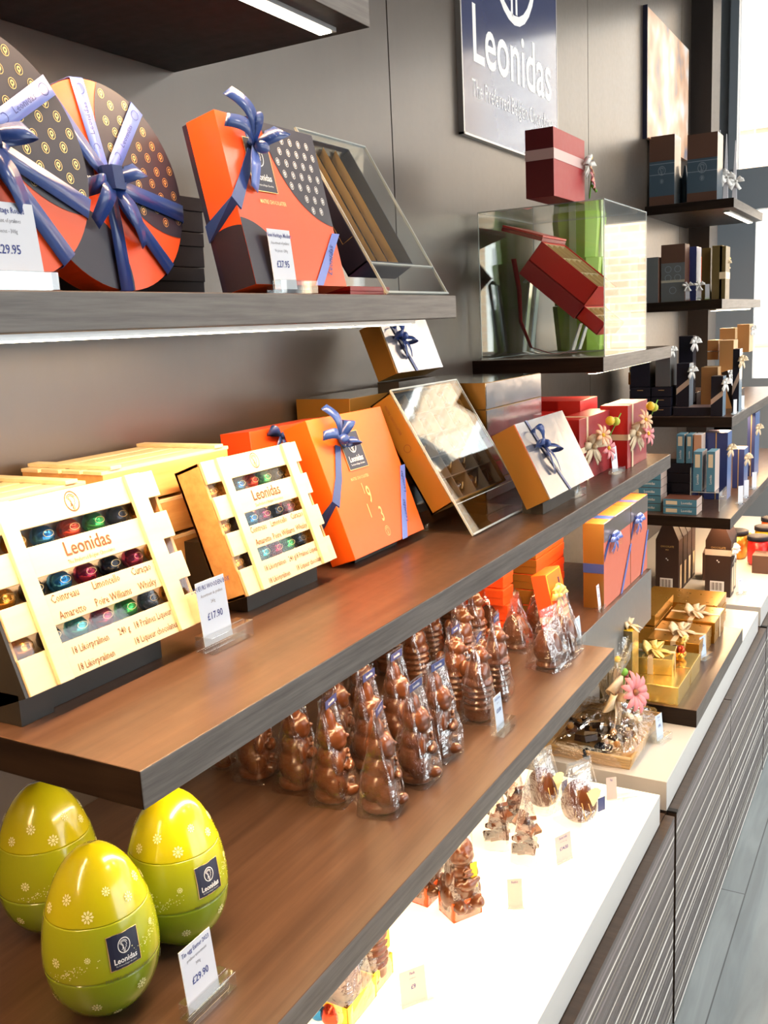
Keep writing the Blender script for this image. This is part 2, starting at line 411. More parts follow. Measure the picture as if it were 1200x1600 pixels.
# shop-front wall opposite the shelves: low sill, header and mullions around glazing
mb = MB(pillar_m)
mb.box(4.3, 4.4, -2.2*M, 5.35*M, 0, .25); mb.box(4.3, 4.4, -2.2*M, 5.35*M, 2.6, 2.9)
mb.box(4.3, 4.4, -2.2*M, .35, .25, 2.6)  # near bay closed by solid wall, added to cut daylight on near faces
for y in (.35, 2.3, 4.65): mb.box(4.3, 4.4, y-.05, y+.05, .25, 2.6)
struct('wall_right', mb)
mb = MB(glass_m)
for a, b_ in ((.4, 2.25), (2.35, 4.6)): mb.box(4.34, 4.35, a, b_, .25, 2.6)
struct('window_2', mb)
lp = mat('ceiling_fill_panel', (.9, .9, .88), .5, emis=(1, .93, .84), es=6)  # unseen fill panels added to brighten the shop interior
for i, y in ((1, 1.5), (2, 3.2)):
    t_ = bpy.data.objects.new('added_ceiling_fill', None); COL.objects.link(t_); t_.location = (2.1, y, 2.9)
    t_['label'] = ('nearest', 'middle', 'farthest')[i]+' unseen fill light panel added above the shop aisle, out of frame'; t_['category'] = 'ceiling light'; t_['group'] = 'added ceiling fill panels'
    mb = MB(alu); mb.box(-.31, .31, -.31, .31, -.02, 0); mb.build('frame', t_)
    mb = MB(lp); mb.box(-.29, .29, -.29, .29, -.022, -.02); mb.build('diffuser', t_)
    lo = area('ceiling_fill_lamp', (0, 0, -.03), .58, .58, 26, (1, .92, .82)); lo.parent = t_
# end wall with the bright window
yE = 5.3*M
mb = MB(pillar_m); mb.box(0, (1-.905)*M, 4.8*M, 5.0*M, 0, 2.9); struct('trim_1', mb)
mb = MB(frame_m)
xa = (1-.985)*M; xb = (1-.865)*M
mb.box(0, xb-.0, yE-.02, yE+.04, 0, 2.9)
mb.box(xb-.035, xb, yE-.05, yE-.02, H+.70*M, 2.9)
mb.box(0, 4.3, yE-.03, yE+.04, H+.50*M, H+.70*M)
mb.box(xb, (1-.77)*M, yE-.02, yE+.04, H-.35*M, H+.50*M)
mb.box(0, 4.3, yE-.02, yE+.04, 0, H-.35*M)
mb.box(0, 4.3, yE-.02, yE+.04, 2.7, 2.9)
for x in (1.5, 2.9, 4.25): mb.box(x-.04, x+.04, yE-.03, yE+.04, 0, 2.9)
struct('wall_far', mb)
mb = MB(glass_m); mb.box(xb, 4.25, yE, yE+.008, H-.35*M, 2.7); struct('window_1', mb)
# street opposite
pave = mat('street_paving', (.35, .34, .33), .85)
mb = MB(pave); mb.box(-12, 16, 4.9, 14, -.12, -.02); mb.box(4.4, 16, -10, 4.9, -.12, -.02); struct('trim_2', mb)
bm_ = mat('street_brick', (.4, .2, .1), .85)
n = bm_.node_tree.nodes; l = bm_.node_tree.links; b = n['Principled BSDF']
tc = n.new('ShaderNodeTexCoord'); sp = n.new('ShaderNodeSeparateXYZ'); cb = n.new('ShaderNodeCombineXYZ'); br = n.new('ShaderNodeTexBrick')
br.inputs['Scale'].default_value = 1; br.inputs['Brick Width'].default_value = .3; br.inputs['Row Height'].default_value = .11; br.inputs['Mortar Size'].default_value = .012
br.inputs['Color1'].default_value = (.62, .45, .3, 1); br.inputs['Color2'].default_value = (.5, .33, .22, 1); br.inputs['Mortar'].default_value = (.6, .52, .42, 1)
l.new(tc.outputs['Object'], sp.inputs[0]); l.new(sp.outputs['Y'], cb.inputs['X']); l.new(sp.outputs['Z'], cb.inputs['Y']); l.new(cb.outputs[0], br.inputs['Vector']); l.new(br.outputs['Color'], b.inputs['Base Color'])
e = bpy.data.objects.new('street_building', None); COL.objects.link(e); e.location = (3, 14, 0); e.rotation_euler = (0, 0, PI/2)
tag(e, 'sunlit brick terrace with white windows across the street beyond the end window', 'building')
mb = MB(bm_); mb.box(0, 1, -9, 12, 0, 8.6); mb.build('wall', e)
for i in range(7):
    for j in range(3):
        y = -7.5+i*2.7; z = .9+j*2.8
        mb = MB(white_ink, mat('dark_window_pane', (.42, .44, .46), .35))
        mb.box(-.08, 0, y, y+1.2, z, z+1.7, white_ink)
        for a in (0, 1):
            for c in (0, 1): mb.box(-.09, -.078, y+.12+a*.5, y+.56+a*.5, z+.12+c*.76, z+.82+c*.76, MATS['dark_window_pane'])
        mb.build('window', e)

# ================================================================== SHELVES
def shelf(label, d, y0, y1, z, led=(None, None), power=0, th=TH, name='wall_shelf', endcap=True):
    t = thing(name, label, 'shelf', (d, y0, z), 'floating dark wood wall shelves')
    L = (y1-y0)*M; D = (1-d)*M
    mb = MB(); mb.boxm(0, L, 0, D, -th*M, 0, shelf_edge, shelf_end, shelf_top, shelf_end); mb.build('board', t, bevel=.0012)
    if power:
        a, b_ = led; a = (a-y0)*M; b_ = (b_-y0)*M
        mb = MB(alu); mb.box(a-.006, b_+.006, .031, .053, -th*M-.005, -th*M); mb.build('light_profile', t)
        mb = MB(led_m); mb.box(a, b_, .034, .050, -th*M-.0065, -th*M-.005); mb.build('light_diffuser', t)
        lo = area('shelf_light', (0, 0, 0), .014, b_-a, power*(b_-a)*LED, WARM)
        lo.parent = t; lo.location = ((a+b_)/2, .042, -th*M-.009); lo.rotation_euler = (0, 0, PI/2)
    return t
P = 16
shelf('topmost dark wood shelf with bright strip light, cut off by the top of the photo', .66, -.6, 1.18, ZT+TH, (-.5, 1.144), P)
shelf('shelf carrying the two round orange gift boxes and the red-orange square box', D1, -.6, 1.42, Z1, (-.5, 1.335), P*1.15)
shelf('long shelf carrying the wooden crates and the red boxes', D2, .636*.55/.66+.0, 2.946*.55/.66, Z2, (.6, 2.4), P*.6)
shelf('low shelf carrying the three green egg tins and the bagged chocolates', D3, -.2, 1.76, Z3, (-.1, 1.7), P*.5)
shelf('short shelf under the clear display case with the open red box', .66, 2.237, 2.94, -.0925, (2.3, 2.85), P*.6)
shelf('highest far shelf with the brown gift boxes by the window', .66, 3.97, 4.73, ZT+TH, (4.1, 4.68), P*.6)
shelf('far shelf with olive and brown boxes, second from the top by the window', .66, 3.76, 4.73, Z1, (3.85, 4.68), P*.6)
shelf('far shelf with dark ribboned boxes and tan boxes', D2, 3.36, 4.73, Z2, (3.45, 4.65), P*.6)
shelf('far shelf with blue book boxes and the clear riser', D3, 3.065, 4.73, Z3, (3.15, 4.65), P*.8)

# low counter: white slabs on striped drawer fronts
strp = mat('striped_laminate', (.1, .08, .07), .4)
n = strp.node_tree.nodes; l = strp.node_tree.links; b = n['Principled BSDF']
tc = n.new('ShaderNodeTexCoord'); sp = n.new('ShaderNodeSeparateXYZ'); cb = n.new('ShaderNodeCombineXYZ'); l.new(tc.outputs['Object'], sp.inputs[0]); l.new(sp.outputs['Z'], cb.inputs['X'])
nz = n.new('ShaderNodeTexNoise'); nz.noise_dimensions = '1D'; nz.inputs['Scale'].default_value = 85; nz.inputs['Detail'].default_value = 1; nz.inputs['Roughness'].default_value = .3
cr = n.new('ShaderNodeValToRGB'); cr.color_ramp.interpolation = 'CONSTANT'
els = cr.color_ramp.elements; els[0].position = 0; els[0].color = (.085, .07, .066, 1); els[1].position = .4; els[1].color = (.12, .1, .095, 1)
for p_, c_ in ((.5, (.24, .2, .2)), (.525, (.09, .075, .068)), (.6, (.6, .54, .42)), (.625, (.13, .11, .1)), (.67, (.75, .73, .68))):
    e_ = els.new(p_); e_.color = (*c_, 1)
l.new(sp.outputs['Z'], nz.inputs['W']); l.new(nz.outputs['Fac'], cr.inputs[0]); l.new(cr.outputs[0], b.inputs['Base Color'])
ledge_m = grain('counter_ledge', (.05, .03, .02), (.085, .05, .032), .4, 60, 14)
K = DL/.4
DF = .401
tags_ = [('nearest', .1, 1.72*K), ('middle', 1.777*K, 2.99*K), ('farthest', 3.041*K, 4.45*K)]
ZB = ZL-.067
for nm, a, b_ in tags_:
    t = thing('drawer_cabinet', nm+' low cabinet with striped drawer fronts under the white counter', 'cabinet', (DF, a+.005, ZB), 'striped low cabinets')
    L = (b_-a+.045)*M; D = (1-DF)*M-.025; Hh = H+ZB*M
    mb = MB(ledge_m); mb.box(0, L, .018, D, -Hh+.0, -.0); mb.build('body', t)
    k = 2
    mb0 = MB(ledge_m)
    for i in range(k):
        mb = MB(strp, ledge_m); x0 = L*i/k+.002; x1 = L*(i+1)/k-.002
        mb.boxm(x0, x1, 0, .017, -Hh+.004, -.001, strp, ledge_m, ledge_m, ledge_m)
        mb.build('drawer', t)
    mb = MB(dark); mb.box(.0, .012, -.0006, .03, -.003, .0006); mb.build('handle_notch', t)
for nm, a, b_, m_, lab in (('l', .1, 1.72*K, glow_lam, 'white counter slab in front with painted-in glow, under the egg and rabbit packs'), ('m', 1.777*K, 2.99*K, white_lam, 'white counter slab under the cellophane basket and gold boxes'), ('f', 3.041*K, 4.45*K, white_lam, 'farthest white counter slab under the brown carton boxes')):
    t = thing('counter_slab', lab, 'counter', (DL, a, ZL), 'white counter slabs')
    L = (b_-a)*M; D = (1-DL)*M
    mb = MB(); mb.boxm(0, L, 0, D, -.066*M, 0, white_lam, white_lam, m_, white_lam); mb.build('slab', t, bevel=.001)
if 1:
    pass
ZBd = ZL+.041*K
t = thing('riser_board', 'dark wood riser board under the gold boxes on the white counter', 'board', (DL-.001, 2.058*K, ZBd))
mb = MB(); mb.boxm(0, (2.685-2.058)*K*M, 0, .158*M, -.041*K*M+.0004, 0, shelf_edge, shelf_end, shelf_top, shelf_end); mb.build('board', t, bevel=.001)
# deep grey display plinth behind the riser, level with the low shelf
DP = .581
t = thing('display_plinth', 'grey fronted display plinth carrying the upright orange boxes', 'plinth', (DP, 1.775, Z3))
hp = .135*M
mb = MB(); mb.boxm(0, (2.385-1.775)*M, 0, (1-DP)*M, -hp+.0005, 0, steel, shelf_end, shelf_top, shelf_end); mb.build('body', t, bevel=.001)

# ================================================================== SIGNS
def sgn(y, z): return (.012, y*M, H+z*M)
sign_blue = mat('gloss_navy_sign', (.045, .055, .13), .16, coat=.3)
t = thing('wall_sign', 'glossy navy wall sign with white brand lettering and a crest', 'sign', loc=Vector((.0, 0, H)))
t.rotation_euler = (0, 0, PI/2)
mb = MB(sign_blue); mb.box(2.205*M, 2.88*M, -.012, -.0, .455*M, 1.2*M, sign_blue); mb.build('panel', t)
mb = MB(alu)
for q in ((2.199*M, 2.205*M), (2.88*M, 2.884*M)): mb.box(q[0], q[1], -.0125, 0, .45*M, 1.2*M)
mb.box(2.199*M, 2.884*M, -.0125, 0, .45*M, .455*M); mb.build('edge_trim', t)
fs_ = FR(.0005, -.012)
mb = MB(white_ink)
cyx = 2.545*M
mb.text('Leonidas', .165, fs_, white_ink, 4, .012, cyx, .685*M, .86)
mb.build('lettering', t)
mb = MB(white_ink); mb.text('The Preferred Belgian Chocolates', .052, fs_, white_ink, 2, 0, cyx, .563*M, .72); mb.build('tagline', t)
mb = MB(white_ink); emblem(mb, fs_, cyx, .98*M, .145, white_ink); mb.build('crest', t)
pic = mat('poster_print', (.7, .45, .3), .4, coat=.12)
n = pic.node_tree.nodes; l = pic.node_tree.links; b = n['Principled BSDF']
tc = n.new('ShaderNodeTexCoord'); nz = n.new('ShaderNodeTexNoise'); nz.inputs['Scale'].default_value = 6; nz.inputs['Detail'].default_value = 2; cr = n.new('ShaderNodeValToRGB')
els = cr.color_ramp.elements; els[0].position = .35; els[0].color = (.16, .17, .24, 1); els[1].position = .66; els[1].color = (.85, .82, .8, 1)
for p_, c_ in ((.45, (.62, .33, .18)), (.55, (.8, .52, .36))): e_ = els.new(p_); e_.color = (*c_, 1)
l.new(tc.outputs['Object'], nz.inputs['Vector']); l.new(nz.outputs['Fac'], cr.inputs[0]); l.new(cr.outputs[0], b.inputs['Base Color'])
t = thing('wall_poster', 'glossy poster in warm blurred tones near the window', 'poster', loc=Vector((0, 0, H))); t.rotation_euler = (0, 0, PI/2)
mb = MB(pic); mb.box(3.94*M, 4.68*M, -.014, 0, .686*M, 1.16*M); mb.build('print', t)
mb = MB(navy)
mb.box(3.932*M, 3.94*M, -.015, 0, .68*M, 1.165*M); mb.build('edge', t)

# ================================================================== REUSABLE DETAILS
def petal(mb, c, dr, nr, L, w, h, m, k=10, tw=.5):
    k = 18
    dr = Vector(dr).normalized(); nr = Vector(nr).normalized(); pp = dr.cross(nr); P_ = []; W_ = []
    for i in range(k+1):
        t = i/k; P_.append(Vector(c)+dr*L*math.sin(PI*t)*(.98)+nr*h*(math.sin(2*PI*t)*.6+.5*math.sin(PI*t)))
        a = tw*math.sin(PI*t)
        W_.append((pp*math.cos(a)+nr*math.sin(a))*w*(.22+.78*math.sin(PI*t)**.7))
    mb.strip(P_, W_, m, .0007)
def tail(mb, c, dr, nr, L, w, h, m, k=6, tw=.2):
    k = 12
    dr = Vector(dr).normalized(); nr = Vector(nr).normalized(); pp = dr.cross(nr); P_ = []; W_ = []
    for i in range(k+1):
        t = i/k; P_.append(Vector(c)+dr*L*t+nr*(h*math.sin(PI*t)+.0008)+pp*w*.25*math.sin(3*t))
        W_.append((pp*math.cos(tw*t*3)+nr*.4*math.sin(tw*t*3))*w*(.3+.7*min(1, t*2.5)))
    mb.strip(P_, W_, m, .0007)
def bow(mb, c, s, m, n=(0, -1, 0), up=(0, 0, 1), ang=0., loops=2, tails=2, w=.3, spread=.5, puff=.31):
    n = Vector(n); up = Vector(up); rt = up.cross(n)*-1 if False else n.cross(up)
    D = lambda a: (rt*math.cos(a)+up*math.sin(a))
    L = [(.15, 1), (PI-.2, 1), (.95, .75), (PI-.75, .8)][:loops]
    for a, q in L: petal(mb, c, D(a+ang), n, s*q, s*(min(w*1.6, .5) if puff > .3 else w), s*puff, m)
    for k in range(tails):
        a = -PI/2+(-spread if k % 2 else spread)*(1+k//2*.6); tail(mb, c, D(a+ang), n, s*1.15, s*w, s*.12, m)
    mb.ball(Vector(c)+n*s*.18, s*.17, m, 8, (1, 1, .9))
def flower(mb, c, s, m, n=(1, -1, .3), k=8, centre=yellow):
    n = Vector(n).normalized(); u = n.orthogonal().normalized(); v = n.cross(u)
    for i in range(k):
        a = 2*PI*i/k+.2; d = u*math.cos(a)+v*math.sin(a); p = d.cross(n)
        rr = s*(1 if i % 2 else .9); pts = [Vector(c)+d*rr*a_+n*s*b_ for a_, b_ in ((.1, .02), (.35, .14), (.6, .2), (.85, .16), (1.0, .06))]
        mb.strip(pts, [p*s*w_ for w_ in (.08, .26, .34, .26, .05)], m, .0008)
    mb.ball(Vector(c)+n*s*.08, s*.16, centre, 8)
def band(mb, g, m, x=None, z=None, w=.012, top=True, e=.0008, end=True):
    W_, T_, H_ = g['w'], g['t'], g['h']
    if x is not None:
        mb.box(x-w/2, x+w/2, -e, 0, 0, H_+e, m)
        if top: mb.box(x-w/2, x+w/2, 0, T_, H_, H_+e, m)
    if z is not None:
        mb.box(-e if end else 0, W_+e, -e, 0, z-w/2, z+w/2, m)
        if end: mb.box(-e, 0, 0, T_, z-w/2, z+w/2, m)
        mb.box(W_, W_+e, 0, T_, z-w/2, z+w/2, m)
def carton(name, label, cat, g, front, end, top, group=None, lid=.3, yaw=0, bevel=.0007, lidgap=.001):
    """a lidded card box; lid slips over the base by lidgap"""
    t = thing(name, label, cat, g['o'], group, g['tilt'], yaw)
    W_, T_, H_ = g['w'], g['t'], g['h']; q = lidgap
    if lid:
        z = H_*(1-lid)
        mb = MB(); mb.boxm(q, W_-q, q, T_-q, 0, z+.001, front, end, top); mb.build('box_base', t, bevel=bevel)
        mb = MB(); mb.boxm(0, W_, 0, T_, z, H_, front, end, top); mb.build('lid', t, bevel=bevel)
    else:
        mb = MB(); mb.boxm(0, W_, 0, T_, 0, H_, front, end, top); mb.build('box_body', t, bevel=bevel)
    return t
def price_tag(px, zs, label, cw=.036, ch=.045, lines=(), price='', card=paper_b, bw=.05, bd=.016, bh=.012, yaw=0, lean=.25, scale=1., dd=None):
    scale *= 1.2
    d, y, z = on_z(px, zs)
    if dd: d, y, z = on_d(px, dd); z = zs
    t = thing('price_tag', label, 'price tag', (d, y, zs+.0004), 'price tags in clear blocks', 0, yaw)
    cw *= scale; ch *= scale; bw *= scale; bd *= scale; bh *= scale
    mb = MB(acr_b)
    mb.box(-bw/2, bw/2, 0, bd*.45, 0, bh); mb.box(-bw/2, bw/2, bd*.55, bd, 0, bh); mb.box(-bw/2, bw/2, bd*.45, bd*.55, 0, bh*.3); mb.build('acrylic_block', t, bevel=.0006)
    mb = MB(card); mxr = Matrix.Translation((0, bd*.5, bh*.35)) @ Matrix.Rotation(-lean*.4, 4, 'X')
    x0 = -bw/2+.002
    mb.box(x0, x0+cw, -.0003, .0003, 0, ch+bh*.65, card, mxr)
    fn = lambda a, b2: tuple(mxr @ Vector((a, -.0006, b2)))
    yy = ch+bh*.65-ch*.12
    for i, s in enumerate(lines):
        mb.text(s, ch*.125 if i == 0 else ch*.09, fn, blue_ink if i == 0 else grey_ink, 1, .006 if i == 0 else 0, x0+cw/2, yy, .74); yy -= ch*.15
    if price: mb.text(price, ch*.19, fn, blue_ink, 2, .01, x0+cw/2, yy-ch*.12, .85)
    mb.build('price_card', t)
    return t
def logo(mb, fn, x0, z0, w, h, plate=navy, ink=white_ink, line=gold_ink):
    g2 = fn
    def off(e):
        def f(a, b_):
            p = Vector(fn(a, b_)); q = Vector(fn(0, 0)); return p
        return f
    mb.add([fn(x0, z0), fn(x0+w, z0), fn(x0+w, z0+h), fn(x0, z0+h)], [(0, 1, 2, 3)], plate)
    return
def logoplate(mb, mk, x0, z0, w, h, plate=navy, ink=white_ink, line=gold_ink, sub=True):
    """mk(e) gives a drawing function lifted e above the face"""
    f0 = mk(.0004); f1 = mk(.0008)
    mb.add([f0(x0, z0), f0(x0+w, z0), f0(x0+w, z0+h), f0(x0, z0+h)], [(0, 1, 2, 3)], plate)
    if line: mb.line(f1, [(x0, z0), (x0+w, z0), (x0+w, z0+h), (x0, z0+h), (x0, z0)], w*.02, line)
    emblem(mb, f1, x0+w/2, z0+h*.66, w*.19, ink)
    mb.text('Leonidas', w*.24, f1, ink, 2, .02, x0+w/2, z0+h*.27, .85)
    if sub: mb.text('The Preferred Belgian Chocolates', w*.075, f1, ink, 1, 0, x0+w/2, z0+h*.12, .7)

# ================================================================== TOP SHELF GOODS (level Z1)
def round_box(label, d, y, R, tilt, bands, tails, gset, knot=(0, 0)):
    t = thing('round_gift_box', label, 'gift box', (d, y, Z1+.05/M*math.sin(tilt)+.001), gset, tilt)
    circ = lambda r, n=72, cx=0, cz=0: [(cx+r*math.cos(2*PI*i/n), cz+r*math.sin(2*PI*i/n)) for i in range(n)]
    c = (0, R)
    mb = MB(navyband); mb.prism(circ(R*.985, 72, 0, R), .022, .05, navyband, 'y'); mb.build('box_base', t)
    mb = MB(orange_r, navyband, gold_ink)
    pts = circ(R, 72, 0, R); mb.prism(pts, 0, .03, orange_r, 'y')
    f = FR(.0004); f2 = FR(.0007)
    reg = clip(circ(.095, 90, .0905, R+.052), pts); mb.poly([f(*p) for p in reg], navyband)
    reg2 = clip(circ(.07, 60, -.062, R-.088), pts); mb.poly([f(*p) for p in reg2], navyband)
    for i in range(-8, 9):
        for j in range(-8, 9):
            x = i*.0195+(j % 2)*.00975; z = R+j*.0125+i*.003
            if math.hypot(x-.0905, z-R-.052) < .089 and math.hypot(x, z-R) < R-.006: emblem(mb, f2, x, z, .0036, gold_ink, False)
    mb.build('lid', t)
    mb = MB(navy, white_ink, gold_ink); logoplate(mb, lambda e: FR(.0005+e), -.055, R-.006, .036, .044); mb.build('printed_label', t)
    kx, kz = knot[0], R+knot[1]
    for k, (a, w, m_) in enumerate(bands):
        a = math.radians(a); dx, dz = math.cos(a), math.sin(a)
        bq = kx*dx+(kz-R)*dz; q = kx*kx+(kz-R)**2-R*R; Lr = -bq+math.sqrt(bq*bq-q)
        mb = MB(m_, blue_ink)
        e = .0012+.0005*k; nrm = Vector((-dz, 0, dx))
        P_ = [Vector((kx, -e-.004, kz)), Vector((kx+dx*Lr*.25, -e-.001, kz+dz*Lr*.25)), Vector((kx+dx*Lr, -e, kz+dz*Lr)), Vector((kx+dx*(Lr+.0012), 0, kz+dz*(Lr+.0012))), Vector((kx+dx*(Lr+.0012), .05, kz+dz*(Lr+.0012)))]
        mb.strip(P_, [nrm*w*.55, nrm*w*.9, nrm*w, nrm*w, nrm*w], m_)
        fn = lambda u, v: (kx+dx*u-dz*v, -e-.0012, kz+dz*u+dx*v)
        if m_ is satin_l:
            mb.text('Leonidas', w*.5, fn, blue_ink, 1, 0, Lr*.62, 0); mb.ring(fn, Lr*.9, 0, w*.28, w*.05, blue_ink, 14); mb.ring(fn, Lr*.34, 0, w*.22, w*.05, blue_ink, 14)
        mb.build('ribbon_band', t)
    mb = MB(satin)
    for a, s, kind in tails:
        a = math.radians(a); D_ = Vector((math.cos(a), 0, math.sin(a)))
        if kind == 'loop': petal(mb, (kx, -.004, kz), D_, (0, -1, 0), s, .02, .016, satin, 12, .7)
        else: tail(mb, (kx, -.006, kz), D_, (0, -1, 0), s, .021, .012, satin, 7, .25)
        mb.prism([(kx-.011+.0*0, -.004), (kx+.009, -.004), (kx+.011, -.012), (kx+.006, -.019), (kx-.007, -.019), (kx-.013, -.012)], kz-.010, kz+.012, satin, 'z')
    mb.build('bow', t)
    return t
dB, RB = .76, .0975
yB = on_d((188, 300), dB)[1]
round_box('round orange and navy gift box with navy bow, right of the cut-off one', dB, yB, RB, math.radians(7),
          [(98, .0165, satin_l), (52, .0165, satin_l), (-12, .018, satin), (-50, .016, satin), (-90, .017, satin), (128, .017, satin)],
          [(20, .036, 'loop'), (196, .034, 'loop'), (-62, .066, 'tail'), (-125, .05, 'tail')], 'round orange gift boxes', (-.006, .003))
dA = .69
yA = on_d((4, 265), dA)[1]
round_box('round orange and navy gift box cut off by the left edge of the photo', dA, yA, .0985, math.radians(9),
          [(33, .017, satin_l), (-25, .018, satin), (-55, .018, satin), (92, .017, satin_l), (150, .017, satin), (-130, .017, satin)],
          [(8, .04, 'loop'), (170, .034, 'loop'), (-68, .07, 'tail'), (-110, .05, 'tail')], 'round orange gift boxes', (-.006, .008))
# stack of small navy boxes behind
y0 = on_d((290, 400), .78)[1]
for i, w_ in enumerate(('bottom', 'middle', 'top')):
    g = dict(o=(.85, y0-.03+.004*i, Z1+i*.0455+.0005), w=.13, t=.1, h=.039, tilt=0)
    carton('navy_gift_box', w_+' plain navy box of the stack between the round box and the square box', 'gift box', g, navy2, navy2, navy2, 'stack of plain navy boxes', .4)
# heritage square box
g = tb(Z1, (401, 455), (542, 453), (495, 216), .045)
dh = .68; yb0 = on_d((401, 455), dh)[1]; yb1 = on_d((542, 453), dh)[1]; zt = on_y((497, 214), yb1)
a_ = math.radians(12)
hh = bis(lambda h: pr(dh+h*math.sin(a_), yb1, Z1+.01+h*math.cos(a_))[1]-214, .05, .5)
g = dict(o=(dh, yb0, Z1+.045/M*math.sin(a_)+.001), w=(yb1-yb0)*M, t=.045, h=hh*M, tilt=a_)
t = thing('square_gift_box', 'tall red-orange and navy square gift box with navy bow and a patterned corner', 'gift box', g['o'], None, g['tilt'])
W_, T_, H_ = g['w'], g['t'], g['h']
mb = MB(); mb.boxm(.001, W_-.001, .03, T_, .001, H_-.001, navy, navy, navy); mb.build('box_base', t)
mb = MB(orange_r, navyband, navy, gold_ink); mb.boxm(0, W_, 0, .038, 0, H_, orange_r, orange_r, orange_r)
f = FR(.0004); f2 = FR(.0007); rect = [(0, 0), (W_, 0), (W_, H_), (0, H_)]
circ = lambda r, n, cx, cz: [(cx+r*math.cos(2*PI*i/n), cz+r*math.sin(2*PI*i/n)) for i in range(n)]
cx, cz, rr = W_*1.08, H_*1.05, W_*.66
mb.poly([f(*p) for p in clip(circ(rr, 80, cx, cz), rect)], navyband)
mb.poly([f(*p) for p in clip(circ(W_*.43, 80, -W_*.02, -H_*.04), rect)], navyband)
e2 = END(.0004); mb.poly([e2(*p) for p in clip([( -.038+p[0], p[1]) for p in circ(H_*.36, 60, .02, 0)], [(-.038, 0), (0, 0), (0, H_), (-.038, H_)])], navyband)
for i in range(-14, 15):
    for j in range(-14, 15):
        x = cx+i*.0165+(j % 2)*.00825; z = cz+j*.0125
        if math.hypot(x-cx, z-cz) < rr-.005 and x < W_-.004 and z < H_-.004: emblem(mb, f2, x, z, .0034, white_ink, False)
mb.text('MAITRE CHOCOLATIER', .0062, f2, gold_ink, 1, .01, W_*.37, H_*.5, .72)
mb.build('lid', t, bevel=.0006)
mb = MB(navy, white_ink, gold_ink); logoplate(mb, lambda e: FR(.0008+e), W_*.2, H_*.56, .042, .056); mb.build('printed_label', t)
mb = MB(satin, blue_ink)
rib = lambda p, q, w, m_: mb.strip([Vector((p[0], -.0012, p[1])), Vector((q[0], -.0012, q[1]))], [Vector((0, 0, w)) if abs(q[0]-p[0]) > abs(q[1]-p[1]) else Vector((w, 0, 0))]*2, m_)
mb.strip([(W_*.26, -.002, H_*.8), (W_*.12, -.0012, H_*.62), (-.001, -.0012, H_*.47), (-.001, T_, H_*.36)], [(.012, 0, -.004), (.012, 0, -.006), (.012, 0, -.012), (0, 0, .018)], satin)
mb.build('ribbon_band', t)
mb = MB(satin_l, blue_ink)
mb.strip([(W_+.001, -.0012, H_*.35), (W_*.66, -.0012, 0)], [(.016, 0, 0)]*2, satin_l)
mb.text('Leonidas', .011, lambda u, v: (W_*.86+u*.45-v*.9, -.0022, H_*.17+u*.9+v*.45), blue_ink, 1, .01)
mb.build('ribbon_band', t)
mb = MB(satin); c0 = (W_*.27, -.004, H_*.82)
petal(mb, c0, (1, 0, .45), (0, -1, 0), .042, .022, .02, satin, 12, .9); petal(mb, c0, (-.2, 0, .9), (0, -1, 0), .03, .018, .016, satin, 12, .9)
tail(mb, c0, (-.55, -.1, .85), (0, -1, 0), .06, .018, .012, satin); tail(mb, c0, (-.9, -.1, .35), (0, -1, 0), .05, .016, .01, satin)
tail(mb, c0, (-.35, 0, -1), (0, -1, 0), .05, .018, .006, satin_l)
mb.ball((c0[0]+.004, -.012, c0[2]-.003), .0085, satin, 14, (1.35, .7, .8)); mb.build('bow', t)

# clear easel with the mendiant tray
da = .672; ya0 = on_d((613, 457), da)[1]; ya1 = min(on_d((705, 453), da)[1], 1.415)
ta = math.radians(30)
La = bis(lambda h: pr(da+h*math.sin(ta), ya1, Z1+h*math.cos(ta))[1]-231, .05, .6)*M
t = thing('acrylic_easel', 'clear acrylic cover easel holding the navy tray on the upper shelf', 'display stand', (da, ya0, Z1+.002), None)
Wd = (ya1-ya0)*M
sx, cxx = math.sin(ta), math.cos(ta)
def sheet(mb, pts, x0, x1, th, m_):
    """bent sheet following 2D (y,z) points"""
    vs = []; n_ = len(pts)
    for j, p in enumerate(pts):
        a = Vector(pts[max(j-1, 0)]); b_ = Vector(pts[min(j+1, n_-1)]); d_ = (b_-a).normalized(); nn = Vector((-d_[1], d_[0]))*th/2
        for s_ in (1, -1):
            q = Vector(p)+nn*s_; vs += [(x0, q[0], q[1]), (x1, q[0], q[1])]
    fs = []
    for j in range(n_-1):
        a = 4*j; b_ = a+4; fs += [(a, b_, b_+1, a+1), (a+2, a+3, b_+3, b_+2), (a, a+2, b_+2, b_), (a+1, b_+1, b_+3, a+3)]
    fs += [(0, 1, 3, 2), (4*n_-4, 4*n_-2, 4*n_-1, 4*n_-3)]
    mb.add(vs, fs, m_)
mb = MB(acr); mb.box(-.012, Wd, -.001, .001, 0, La, acr, Matrix.Rotation(-ta, 4, 'X')); mb.build('clear_cover', t)
mb = MB(acr_e); R_ = Matrix.Rotation(-ta, 4, 'X')
for q in ((-.013, -.011), (Wd-.001, Wd+.001)): mb.box(q[0], q[1], -.0015, .0015, 0, La, acr_e, R_)
mb.box(-.012, Wd, -.0025, .0015, 0, .003, acr_e, R_); mb.box(-.012, Wd, -.0015, .0015, La-.002, La, acr_e, R_)
mb.box(-.012, Wd, -.002, .001, .0448, .046, acr_e, R_)
mb.build('polished_edge', t)
mb = MB(acr); sheet(mb, [(.001, .001), (.13, .001), (La*sx+.012, .012), (La*sx+.002, La*cxx)], 0, Wd, .002, acr); mb.build('back_stand', t)
